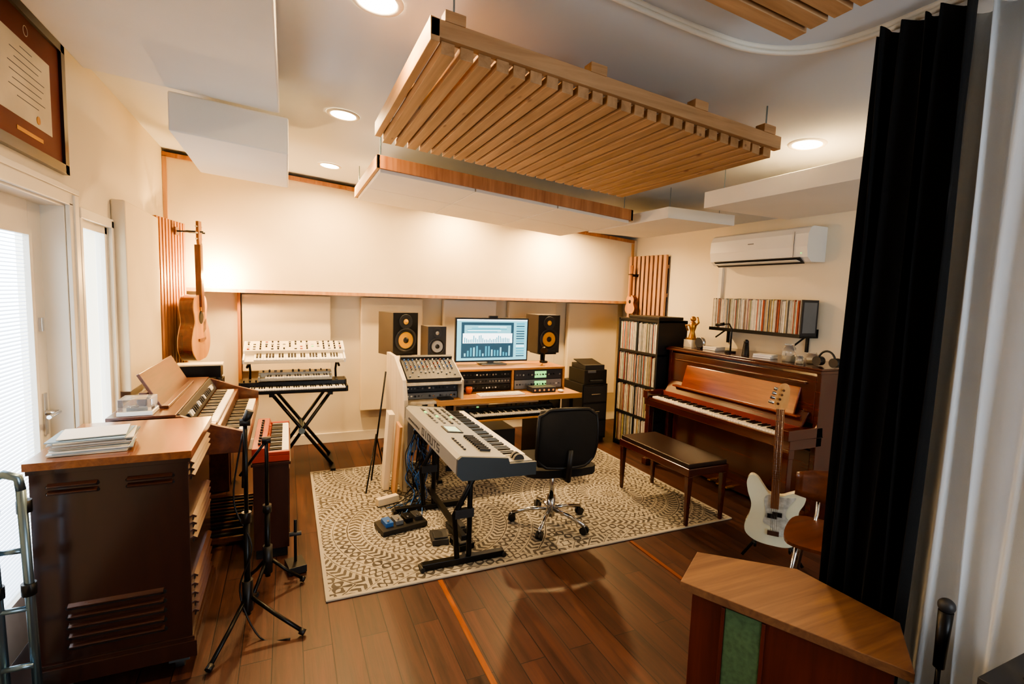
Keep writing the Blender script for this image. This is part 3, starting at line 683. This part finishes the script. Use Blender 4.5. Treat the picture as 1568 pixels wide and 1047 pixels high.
b.box(.03,.12,.01,.15,.045,.07,m_silver); b.cyl((.05,.08,.07),(.07,.08,.07),.03,m_dgrey); b.cyl((.085,.08,.07),(.105,.08,.07),.03,m_dgrey)
sl=math.atan2(.025,.255)
def on(x,y,sx,sy,m,h=.006): b.cbox((x,y,.1+(y-.165)*.098+h/2),(sx,sy,h),m,(sl,0,0))
on(.55,.3,.14,.1,m_black,.004); on(.55,.3,.11,.075,emis('lcd_pale','a9c6b0',.5),.006)
for i in range(10): on(.12+i*.03,.25,.006,.06,m_dgrey,.012)
for i in range(8):
    for r in range(4): on(.72+i*.055,.2+r*.05,.035,.014,random.choice([m_grey,m_dgrey,m_lcd] if random.random()<.2 else [m_grey,m_dgrey]),.006)
for i in range(6): on(.14+i*.04,.36,.02,.012,m_dgrey)
def stroke(x0,x1,z0,z1): b.box(x0,x1,.44,.4415,z0,z1,m_dgrey)
lx=.33
for ch in 'STUDIO':
    w=.05; 
    stroke(lx,lx+w,.045,.052) if ch in 'SUDO' else None
    stroke(lx,lx+w,.085,.092) if ch in 'STDO' else None
    if ch in 'UDO': stroke(lx,lx+.008,.045,.092); stroke(lx+w-.008,lx+w,.045,.092)
    if ch=='S': stroke(lx,lx+w,.065,.071); stroke(lx,lx+.008,.045,.07) ; stroke(lx+w-.008,lx+w,.065,.09)
    if ch in 'TI': stroke(lx+w/2-.004,lx+w/2+.004,.045,.092)
    lx+=w+.018
for i in range(9): b.cyl((.8+i*.035,.44,.06),(.8+i*.035,.443,.06),.008,m_black,n=10)
b.done(.003)
b=B('workstation_stand')
for yy in (2.57,3.33):
    b.box(.66,1.14,yy-.02,yy+.02,.014,.05,m_blackm)
    for xx in (.66,1.14): b.cyl((xx,yy-.03,.027),(xx,yy+.03,.027),.014,m_black)
    b.tube([(.86,yy,.05),(.84,yy+.0,.3),(.98,yy,.56)],.016,m_blackm); b.tube([(.93,yy,.05),(.93,yy,.3),(.93,yy,.56)],.016,m_blackm)
    b.box(.78,1.18,yy-.015,yy+.015,.56,.582,m_blackm); b.box(.84,.95,yy-.018,yy+.018,.28,.33,m_dgrey)
b.box(.885,.915,2.57,3.33,.14,.17,m_blackm); b.done(.002)
b=B('effects_pedal')
for (x,y,m,r) in ((.95,2.75,m_blackm,.2),(.84,2.86,m_dgrey,-.1),(.98,2.95,m_black,.1)):
    b.cbox((x,y,.035),(.1,.13,.036),m,(0.05,0,r)); b.cbox((x,y-.02,.058),(.08,.07,.012),m_dgrey,(.1,0,r))
b.done(.003)
b=B('pedal_board'); b.cbox((.66,3.12,.035),(.3,.16,.03),m_black,(0.04,0,.2))
for i in range(4): b.cbox((.57+i*.065,3.11+i*.013,.062),(.05,.09,.03),[m_blue,m_grey,m_blackm,m_dgrey][i],(.04,0,.2)); 
for i in range(4): b.cyl((.57+i*.065,3.08+i*.013,.076),(.57+i*.065,3.08+i*.013,.088),.008,m_chrome,n=10)
b.done(.002)
b=B('cable_bundle')
for i in range(26):
    m=random.choice([m_black,m_black,m_blackm,m_blue,m_blue,m_grey,m_dgrey])
    x0=random.uniform(.85,.95); p=[(x0,3.62+random.uniform(-.03,.02),.55+random.uniform(-.05,.02))]
    for k in range(4): p.append((x0+random.uniform(-.07,.06)-k*.01,3.57-k*.03+random.uniform(-.05,.05),max(.03,.44-k*.13+random.uniform(-.04,.04))))
    p.append((random.uniform(.62,.95),random.uniform(3.22,3.44),.02))
    b.tube(spline(p,6,False),.0035,m,6)
b.done()
b=B('leaning_board'); b.cbox((.69,3.78,.32),(.045,.12,.6),m_fab,(0.08,.05,0)); b.cbox((.73,3.64,.29),(.02,.14,.54),m_pinez,(.08,.05,0)); b.cbox((.64,3.5,.045),(.16,.05,.05),m_fab,(0,0,.3)); b.done(.003)
b=B('microphone_stand')
b.tube([(.6,3.98,.02),(.7,3.95,.9)],.007,m_blackm); b.tube([(.52,3.7,.03),(.63,3.95,.4),(.72,4.05,.03)],.006,m_blackm); b.done()

# ------------------------------------------------------------------ office chair
hx0,hy0=1.61,2.85
b=B('office_chair',Matrix.Translation((hx0,hy0,0))@Matrix.Rotation(-.12,4,'Z'))
for i in range(5):
    t=2*PI*i/5+.3; c,s_=math.cos(t),math.sin(t)
    b.tube([(c*.03,s_*.03,.11),(c*.14,s_*.14,.1),(c*.26,s_*.26,.07)],.014,m_chrome)
    b.cyl((c*.26,s_*.26,.075),(c*.26,s_*.26,.045),.008,m_chrome,n=8)
    for q in (-.014,.014):
        b.cyl((c*.26-s_*(q-.007),s_*.26+c*(q-.007),.037),(c*.26-s_*(q+.007),s_*.26+c*(q+.007),.037),.025,m_black)
b.cyl((0,0,.06),(0,0,.2),.028,m_chrome); b.cyl((0,0,.2),(0,0,.37),.016,m_chrome); b.box(-.09,.09,-.1,.1,.37,.4,m_black)
seat=spline([(-.2,-.19),(.2,-.19),(.22,0),(.2,.2),(0,.22),(-.2,.2),(-.22,0)],4)
b.prism(seat,.4,.45,m_mesh); 
vs=[];fs=[];nx,nz=14,8
for s_ in (0,.02):
    for j in range(nz+1):
        for i in range(nx+1):
            u=-1+2*i/nx; v=j/nz
            w=.2*(1-.12*(abs(v-.5)*2)**3)
            vs.append((u*w,-.24+.05*u*u-.03*math.sin(v*PI)-.03*v+s_,.47+v*.38-(.02*u*u if v>.9 else 0)))
W=nx+1;H=(nz+1)*W
for j in range(nz):
    for i in range(nx):
        a=j*W+i; fs.append((a,a+1,a+W+1,a+W)); fs.append((a+H,a+H+W,a+H+W+1,a+H+1))
for j in range(nz):
    for i in (0,nx): a=j*W+i; fs.append((a,a+W,a+W+H,a+H))
for i in range(nx):
    for j in (0,nz): a=j*W+i; fs.append((a,a+1,a+1+H,a+H))
b.add(vs,fs,m_mesh,True)
rim=[]
for t in range(40):
    q=2*PI*t/40; u=max(-1,min(1,1.25*math.cos(q))); v=.5+.5*max(-1,min(1,1.25*math.sin(q)))
    w=.2*(1-.12*(abs(v-.5)*2)**3); rim.append((u*w,-.235+.05*u*u-.03*math.sin(v*PI)-.03*v,.47+v*.38-(.02*u*u if v>.9 else 0)))
b.tube(rim,.012,m_black,closed=True)
b.tube([(0,-.05,.38),(0,-.26,.4),(0,-.285,.6)],.018,m_black)
b.done()

b=B('piano_bench')
x0,x1,y0,y1=2.43,2.79,2.46,3.23
b.box(x0,x1,y0,y1,.36,.415,m_piano); b.box(x0+.01,x1-.01,y0+.01,y1-.01,.415,.445,m_leather)
for xx in (x0+.005,x1-.045):
    for yy in (y0+.005,y1-.045): b.add([(xx,yy,.36),(xx+.04,yy,.36),(xx+.04,yy+.04,.36),(xx,yy+.04,.36),(xx+.008,yy+.008,.012),(xx+.032,yy+.008,.012),(xx+.032,yy+.032,.012),(xx+.008,yy+.032,.012)],[(0,1,2,3),(4,5,6,7),(0,1,5,4),(1,2,6,5),(2,3,7,6),(3,0,4,7)],m_piano)
b.done(.006,3)
# ------------------------------------------------------------------ upright piano
PM=frame((3.0,3.67,0),(0,-1,0),(1,0,0)); L=1.48
b=B('upright_piano',PM)
b.box(.0,.035,.28,.8,0.001,1.07,m_piano); b.box(L-.035,L,.28,.8,0.001,1.07,m_piano)
b.box(.035,L-.035,.34,.8,.05,1.07,m_piano)
b.box(-.015,L+.015,.25,.82,1.07,1.09,m_piano); b.box(-.008,L+.008,.265,.81,1.09,1.105,m_piano)
b.box(.0,L,.02,.34,.565,.63,m_piano)
b.box(-.0,.06,.0,.34,.63,.70,m_piano); b.box(L-.06,L,.0,.34,.63,.70,m_piano)
b.box(.06,L-.06,.01,.035,.62,.645,m_piano)
keys(b,.08,.04,.635,L-.16,.14,52,.02)
b.box(.06,L-.06,.18,.19,.64,.70,m_felt)
b.cbox((L/2,.235,.735),(L-.12,.018,.14),m_piano,(-.6,0,0))
b.box(.035,L-.035,.28,.34,.72,1.05,m_piano)
b.cbox((L/2+.05,.255,.86),(1.1,.016,.20),m_pianodesk,(-.28,0,0))
b.box(.15,L-.10,.20,.27,.755,.77,m_pianodesk)
b.box(.1,L-.1,.26,.285,.985,1.0,m_piano); b.box(.1,L-.1,.268,.28,.78,.8,m_piano)
b.box(.06,L-.06,.32,.342,.15,.52,m_piano); b.box(.035,L-.035,.28,.35,.02,.1,m_piano)
for xx in (.01,L-.06):
    b.box(xx,xx+.05,.03,.08,.08,.565,m_piano); b.box(xx-.005,xx+.055,.02,.36,.001,.06,m_piano); b.box(xx-.004,xx+.054,.026,.084,.5,.565,m_piano)
for i in (-1,0,1): b.cbox((L/2+i*.09,.25,.05),(.03,.1,.012),m_gold)
b.done(.004)
PZ=1.106
b=B('trophy_figurine'); b.box(3.38,3.48,3.5,3.6,PZ,PZ+.07,m_cream); b.box(3.39,3.47,3.51,3.59,PZ+.07,PZ+.085,m_gold)
b.lathe((3.43,3.55,PZ+.085),[(.035,0),(.03,.02),(.02,.06),(.03,.09),(.035,.12),(.02,.15),(.0,.15)],m_gold,16)
b.sph((3.43,3.55,PZ+.26),.026,m_gold); b.tube([(3.43,3.52,PZ+.2),(3.42,3.47,PZ+.23),(3.42,3.49,PZ+.28)],.009,m_gold); b.tube([(3.43,3.58,PZ+.2),(3.42,3.63,PZ+.2),(3.42,3.6,PZ+.15)],.009,m_gold); b.done()
b=B('desk_microphone_lamp'); b.cyl((3.45,3.12,PZ),(3.45,3.12,PZ+.012),.045,m_blackm); b.tube([(3.45,3.12,PZ),(3.45,3.12,PZ+.2),(3.45,3.15,PZ+.24),(3.44,3.22,PZ+.235)],.007,m_blackm); b.cyl((3.44,3.2,PZ+.237),(3.44,3.28,PZ+.225),.014,m_blackm); b.done()
for (x,y,h,r) in ((3.42,2.55,.13,.045),(3.5,2.42,.08,.04),(3.38,2.43,.06,.025)):
    b=B('glass_jar'); b.lathe((x,y,PZ),[(0,0),(r,0),(r,h*.8),(r*.7,h*.9),(r*.75,h)],m_jar); b.cyl((x,y,PZ+.004),(x,y,PZ+h*.35),r*.85,m_cream); b.done()
for i,(x,y,h) in enumerate(((3.45,3.3,'d8d2c4'),(3.42,2.75,'ece9e1'))):
    b=B('small_book_stack'); mm=mk('book_cover',h,.6)
    for k in range(2): b.cbox((x,y,PZ+.008+k*.016),(.12,.14,.015),mm,(0,0,.1*k+i*.2))
    b.done(.002)
b=B('desk_clock'); b.lathe((3.42,3.42,PZ+.055),[(.05,0),(.05,.03),(.045,.03),(0,.028)],m_chrome,24,(-1,0,0)); b.cyl((3.4,3.42,PZ+.055),(3.387,3.42,PZ+.055),.045,m_dgrey); b.box(3.39,3.43,3.4,3.44,PZ,PZ+.02,m_black); b.done()
b=B('portable_speaker'); b.cyl((3.4,2.92,PZ),(3.4,2.92,PZ+.1),.03,m_black,r2=.02); b.sph((3.4,2.92,PZ+.11),.02,m_black); b.done()
b=B('headphones'); b.tube([(3.42,2.26+.06*math.cos(t*PI/12),PZ+.04+.07*math.sin(t*PI/12)) for t in range(13)],.007,m_black); b.cyl((3.4,2.2,PZ+.035),(3.45,2.2,PZ+.035),.033,m_black); b.cyl((3.4,2.32,PZ+.035),(3.45,2.32,PZ+.035),.033,m_black); b.done()
b=B('record_shelf'); X0,X1,Y0,Y1=3.17,3.52,3.71,4.33; Z=1.34
b.box(X0,X1,Y0,Y0+.025,0.001,Z,m_black); b.box(X0,X1,Y1-.025,Y1,0.001,Z,m_black)
for k in range(5): b.box(X0,X1,Y0,Y1,.03+k*(Z-.055)/4,.055+k*(Z-.055)/4,m_black)
ym=(Y0+Y1)/2; b.box(X0+.004,X1,ym-.006,ym+.006,.03,Z,m_black); b.box(X1-.008,X1,Y0,Y1,.03,Z,m_black); b.done(.002)
cols=[mk('record_spine',h,.55,var=.15,scale=30) for h in ('cfc8b8','b7b0a0','8e8478','d9d4c8','6f5243','96402c','4a5f70','b5a06a','37373a','cccbc5','7b8774','b7ae9c','d2ccbc')]
b=B('vinyl_record_collection')
for k in range(4):
    zb=.056+k*(Z-.055)/4
    for (ya,yb) in ((Y0+.028,ym-.01),(ym+.01,Y1-.028)):
        y=ya
        while y<yb-.004:
            t=random.uniform(.004,.008); b.box(X0+random.uniform(.003,.014),X1-.02,y,min(yb,y+t-.0005),zb,zb+random.uniform(.272,.29),random.choice(cols)); y+=t
b.done()
b=B('record_ledge'); b.box(3.63,XR-.001,2.63,3.55,1.27,1.282,m_blackm); b.box(3.63,3.636,2.63,3.55,1.282,1.3,m_blackm); b.box(3.84,XR-.001,2.63,3.55,1.282,1.34,m_blackm)
for yy in (2.7,3.5): b.box(3.83,XR-.001,yy,yy+.02,1.15,1.28,m_blackm); b.cbox((3.75,yy+.01,1.24),(.16,.008,.012),m_blackm,(0,-.5,0))
b.done()
b=B('vinyl_record_collection'); b.box(3.64,3.83,2.634,2.645,1.283,1.57,m_dgrey); b.box(3.66,3.81,2.632,2.634,1.31,1.55,m_grey); y=2.648
while y<3.53:
    t=random.uniform(.005,.012); b.box(3.642+random.uniform(0,.008),3.835,y,min(3.54,y+t-.0008),1.283,1.283+random.uniform(.27,.285),random.choice(cols)); y+=t
b.done()
b=B('black_storage_box'); b.box(3.2,3.5,3.75,4.2,Z+.001,Z+.03,m_black); b.done(.004)
o=spline([(0,0),(.06,.01),(.09,.06),(.065,.12),(.07,.17),(.04,.21),(0,.215),(-.04,.21),(-.07,.17),(-.065,.12),(-.09,.06),(-.06,.01)],4)
b=B('ukulele',frame((3.70,4.80,1.36),(0,-1,0),(1,0,0))); b.prism(o,-.05,0,m_spruce,'xz',m_gtside); b.box(-.015,.015,-.058,-.03,.2,.46,m_rosew); b.cyl((0,-.051,.14),(0,-.0515,.14),.022,m_dark,n=16)
b.prism([(-.02,.46),(.02,.46),(.026,.56),(-.026,.56)],-.05,-.038,m_rosew,'xz'); b.box(-.02,.02,-.04,.04,.43,.45,m_blackm); b.box(-.03,.03,-.07,.04,.452,.46,m_blackm); b.done(.002)
b=B('air_conditioner')
pr=[(3.85,1.87),(3.69,1.865),(3.645,1.9),(3.63,1.98),(3.635,2.08),(3.66,2.125),(3.69,2.14),(3.85,2.14)]
b.prism([(x-.001,z) for x,z in pr],2.63,3.6,m_plastic_w,'xz')
b.cbox((3.662,3.115,1.876),(.075,.86,.008),m_dgrey,(0,.62,0)); b.cbox((3.65,3.115,1.872),(.06,.82,.005),m_plastic_w,(0,.2,0)); b.cyl((3.634,2.68,1.93),(3.63,2.68,1.93),.006,m_lcd,n=8)
b.box(3.627,3.632,3.12,3.18,2.03,2.037,m_grey); b.box(3.625,3.63,2.74,2.745,1.9,2.1,m_grey)
b.done(.006,3)
b=B('trim_6'); b.box(3.82,XR-.001,3.62,3.66,1.3,1.95,m_white); b.done()
b=B('drawer_cabinet'); b.box(2.82,3.13,4.42,4.85,.03,.62,m_black)
for k in range(3): b.box(2.83,3.12,4.41,4.42,.05+k*.19,.22+k*.19,m_dgrey); b.cyl((2.92,4.405,.135+k*.19),(3.03,4.405,.135+k*.19),.006,m_chrome,n=8)
for xx in (2.85,3.1):
    for yy in (4.45,4.8): b.cyl((xx,yy,.001),(xx,yy,.03),.02,m_black)
b.done(.003)
b=B('printer'); b.box(2.84,3.12,4.43,4.75,.622,.77,m_black); b.box(2.86,3.1,4.45,4.73,.77,.82,m_dgrey); b.box(2.9,3.06,4.40,4.43,.65,.665,m_dgrey); b.box(2.88,2.98,4.425,4.43,.74,.765,m_grey); b.cbox((2.98,4.6,.835),(.24,.2,.01),m_black,(.2,0,0)); b.done(.004)

# ------------------------------------------------------------------ bass guitar + stand
d=Vector((-.80,-.60,0)).normalized()
BM=frame((2.60,1.94,.13),(.60,-.80,.02),(-d.x,-d.y,.10))
b=B('bass_guitar',BM)
body=spline([(.01,.0),(.08,.008),(.135,.05),(.15,.11),(.128,.175),(.122,.235),(.145,.29),(.15,.335),(.118,.355),(.07,.335),(.03,.315),(-.03,.32),(-.06,.355),(-.095,.405),(-.13,.415),(-.15,.375),(-.142,.31),(-.122,.24),(-.13,.17),(-.152,.10),(-.14,.045),(-.08,.008)],4)
b.prism(body,-.036,0,m_bass,'xz')
pg=spline([(.03,.07),(.085,.09),(.095,.15),(.06,.2),(.07,.26),(.105,.32),(.05,.31),(-.03,.315),(-.055,.28),(-.045,.2),(-.055,.14),(-.02,.12)],4)
b.prism(pg,-.039,-.036,m_pearl,'xz')
b.box(-.035,.015,-.048,-.039,.175,.2,m_black); b.box(-.01,.04,-.048,-.039,.19,.215,m_black); b.box(-.03,.03,-.05,-.036,.07,.10,m_chrome)
for z in (.09,.13): b.cyl((.078,-.039,z),(.078,-.05,z),.009,m_chrome,n=12)
b.box(-.021,.021,-.05,-.02,.26,.83,m_maple); b.box(-.0205,.0205,-.055,-.05,.24,.83,m_rosew)
for i in range(20):
    z=.83-.62*(1-2**(-i/12))
    if z>.25: b.box(-.0205,.0205,-.0562,-.055,z,z+.002,m_chrome)
b.prism(spline([(-.022,.83),(.022,.83),(.034,.86),(.04,.91),(.038,.955),(.02,.975),(-.008,.965),(-.028,.92),(-.034,.87)],3),-.045,-.03,m_maple,'xz')
for i in range(4): b.cyl((-.035+i*.005,-.038,.862+i*.026),(-.062+i*.008,-.038,.868+i*.026),.009,m_chrome,n=10); b.cyl((-.014+i*.008,-.045,.862+i*.026),(-.014+i*.008,-.055,.862+i*.026),.007,m_chrome,n=10)
for i in range(4): x=-.014+i*.0093; b.cyl((x,-.058,.09),(x*.9,-.058,.84),.001,m_chrome,n=4)
b.done(.004)
b=B('guitar_stand',BM)
b.tube([(0,.1,-.02),(0,.09,.30)],.01,m_blackm); b.tube([(0,.1,.1),(-.16,.0,-.12)],.009,m_blackm); b.tube([(0,.1,.1),(.16,.0,-.115)],.009,m_blackm); b.tube([(0,.1,.1),(0,.24,-.09)],.009,m_blackm)
for s_ in (-.09,.09): b.tube([(0,.08,-.01),(s_,.04,-.015),(s_,-.055,-.012),(s_,-.065,.015)],.008,m_blackm)
b.done()
b=B('plywood_chair',Matrix.Translation((2.35,1.44,0))@Matrix.Rotation(.46,4,'Z'))
seat=spline([(-.19,-.16),(-.2,.0),(-.19,.16),(0,.2),(.17,.17),(.19,0),(.17,-.17),(0,-.2)],5)
b.prism(seat,.425,.44,m_chairply)
vs=[];fs=[];nx=12
for s_ in (0,.012):
    for j in range(5):
        for i in range(nx+1):
            u=-1+2*i/nx; v=j/4; hh=.09*(1-.35*u*u)
            vs.append((.2-.05*u*u+s_,u*.2,.61+(v-.5)*2*hh))
W=nx+1;H=5*W
for j in range(4):
    for i in range(nx): a=j*W+i; fs.append((a,a+1,a+W+1,a+W)); fs.append((a+H,a+H+W,a+H+W+1,a+H+1))
for j in range(4):
    for i in (0,nx): a=j*W+i; fs.append((a,a+W,a+W+H,a+H))
for i in range(nx):
    for j in (0,4): a=j*W+i; fs.append((a,a+1,a+1+H,a+H))
b.add(vs,fs,m_chairply,True)
for s_ in (-1,1):
    b.tube([(-.17,s_*.17,.012),(-.13,s_*.13,.4),(-.05,s_*.12,.418)],.01,m_chrome); b.tube([(.2,s_*.18,.012),(.14,s_*.13,.418),(.05,s_*.12,.418)],.01,m_chrome)
    b.tube([(.14,s_*.1,.418),(.2,s_*.1,.46),(.22,s_*.1,.64)],.009,m_chrome)
b.tube([(-.05,-.12,.418),(-.05,.12,.418)],.01,m_chrome); b.tube([(.1,-.12,.418),(.1,.12,.418)],.01,m_chrome)
b.done()
# ------------------------------------------------------------------ angular side table (foreground)
TZ=.6
top=[(1.19,1.21),(1.39,1.34),(1.64,1.12),(1.655,.80),(1.46,.66)]
b=B('angular_wood_side_table'); b.prism(top,TZ-.028,TZ,m_tabletop)
cen=Vector((sum(p[0] for p in top)/5,sum(p[1] for p in top)/5))
bd=[tuple(cen+(Vector(p)-cen)*.88) for p in top]; b.prism(bd,.001,TZ-.028,m_tablebody)
p=Vector(bd[4]); q=Vector(bd[0]); dd=(q-p); nn=Vector((dd.y,-dd.x)).normalized()
if (p-cen).dot(nn)<0: nn=-nn
for (t0,t1,m,e) in ((.60,.80,m_green,.004),(.8,.82,m_tablebody,.008),(.58,.6,m_tablebody,.008)):
    a_=p+dd*t0; c_=p+dd*t1; a2=a_+nn*e; c2=c_+nn*e
    b.add([(a_.x,a_.y,.02),(c_.x,c_.y,.02),(c2.x,c2.y,.02),(a2.x,a2.y,.02),(a_.x,a_.y,TZ-.04),(c_.x,c_.y,TZ-.04),(c2.x,c2.y,TZ-.04),(a2.x,a2.y,TZ-.04)],[(0,1,2,3),(4,5,6,7),(0,1,5,4),(1,2,6,5),(2,3,7,6),(3,0,4,7)],m)
b.done(.003)
b=B('microphone_on_desk_stand'); X,Y=1.615,.68; b.cyl((X,Y,0.001),(X,Y,.014),.045,m_black); b.cyl((X,Y,.01),(X,Y,.56),.006,m_blackm); b.cyl((X,Y,.56),(X+.004,Y,.72),.013,m_blackm,r2=.017); b.sph((X+.004,Y,.735),.02,m_dgrey); b.done()
b=B('keyboard_amplifier'); b.box(1.43,1.69,.2,.53,.02,.70,m_dgrey); b.box(1.425,1.43,.23,.5,.06,.5,m_black); b.tube([(1.52,.25,.70),(1.52,.27,.725),(1.52,.46,.725),(1.52,.48,.70)],.009,m_black)
for i in range(5): b.cyl((1.43,.26+i*.05,.6),(1.42,.26+i*.05,.6),.012,m_grey,n=12)
for xx in (1.46,1.66):
    for yy in (.23,.5): b.cyl((xx,yy,.001),(xx,yy,.02),.015,m_black)
b.done(.008,3)
def micstand(name,x,y,h,legs,r=.34,boom=None):
    b=B(name); b.cyl((x,y,.1),(x,y,.24),.022,m_black); b.cyl((x,y,.08),(x,y,h*.55),.013,m_blackm); b.cyl((x,y,h*.55),(x,y,h),.009,m_blackm); b.cyl((x,y,h*.53),(x,y,h*.58),.02,m_black)
    for t in legs:
        c,s_=math.cos(t),math.sin(t); b.tube([(x+c*.02,y+s_*.02,.16),(x+c*r*.5,y+s_*r*.5,.09),(x+c*r,y+s_*r,.018)],.009,m_blackm); b.cyl((x+c*r*.92,y+s_*r*.92,.024),(x+c*r,y+s_*r,.016),.014,m_black)
    if boom: b.tube([(x,y,h),boom],.007,m_blackm); b.cyl((x-.02,y,h),(x+.02,y,h),.017,m_black)
    return b
b=micstand('microphone_stand',-.17,2.38,.95,(-.5,1.5,4.2),.26,(-.19,2.5,.62)); b.cyl((-.17,2.38,.95),(-.15,2.38,1.0),.016,m_black)
b.tube(spline([(-.18,2.39,.9),(-.22,2.4,.6),(-.15,2.36,.4),(-.2,2.37,.2),(-.12,2.3,.01),(.0,2.25,.006)],6,False),.004,m_black,6); b.done()
b=micstand('microphone_stand',-.10,2.68,.78,(.1,2.2,4.2),.17,(-.22,2.72,.6)); b.done()
b=B('bass_drum_pedal'); b.cbox((.03,2.84,.025),(.09,.12,.04),m_black,(0,0,.2)); b.cyl((.03,2.85,.04),(.03,2.85,.28),.008,m_blackm); b.cyl((-.0,2.85,.2),(.06,2.85,.2),.012,m_dgrey); b.done(.003)
b=B('folding_hand_truck')
for xx in (-.86,-.78):
    b.tube([(xx,2.08,.06),(xx,2.06,.5),(xx,2.04,.86)],.014,m_steel)
b.tube([(-.86,2.04,.86),(-.855,2.04,.9),(-.82,2.04,.915),(-.785,2.04,.9),(-.78,2.04,.86)],.014,m_steel)
for z in (.25,.45,.65): b.cyl((-.86,2.06,z),(-.78,2.06,z),.009,m_steel)
for z in (.52,.8): 
    for xx in (-.86,-.78): b.cyl((xx,2.055,z-.02),(xx,2.055,z+.02),.02,m_black)
for xx in (-.885,-.755): b.cyl((xx-.012,2.1,.06),(xx+.012,2.1,.06),.058,m_dgrey,n=24)
b.cyl((-.89,2.1,.06),(-.75,2.1,.06),.008,m_steel); b.box(-.88,-.76,1.9,2.07,.004,.012,m_steel)
b.done()

# ------------------------------------------------------------------ light
w=bpy.data.worlds.new('sky'); S.world=w; w.use_nodes=True; bg=w.node_tree.nodes['Background']; bg.inputs[0].default_value=(.80,.90,1,1); bg.inputs[1].default_value=6
def portal(loc,rot,sx,sy):
    l=bpy.data.lights.new('window_portal','AREA'); l.shape='RECTANGLE'; l.size=sx; l.size_y=sy; l.cycles.is_portal=True
    o=bpy.data.objects.new('window_portal',l); o.location=loc; o.rotation_euler=rot; COL.objects.link(o)
portal((XL-.16,2.45,.95),(0,-PI/2,0),1.85,1.0); portal((XL-.16,3.33,.97),(0,-PI/2,0),1.7,.43); portal(((WX0+WX1)/2,YF-.16,1.2),(PI/2,0,0),1.7,1.8)
# ------------------------------------------------------------------ camera
cam=bpy.data.cameras.new('camera'); co=bpy.data.objects.new('camera',cam); COL.objects.link(co); S.camera=co
cam.sensor_width=36; cam.lens=17.61; cam.clip_start=.02
r=Vector((.9129,-.4072,.0338)).normalized(); f=Vector((.4080,.9080,-.0931)); f=(f-r*f.dot(r)).normalized(); u=r.cross(f)
co.matrix_world=Matrix(((r.x,u.x,-f.x,0),(r.y,u.y,-f.y,0),(r.z,u.z,-f.z,1.53),(0,0,0,1)))
S.view_settings.view_transform='AgX'; S.view_settings.look='AgX - Medium High Contrast'
S.view_settings.exposure=.72
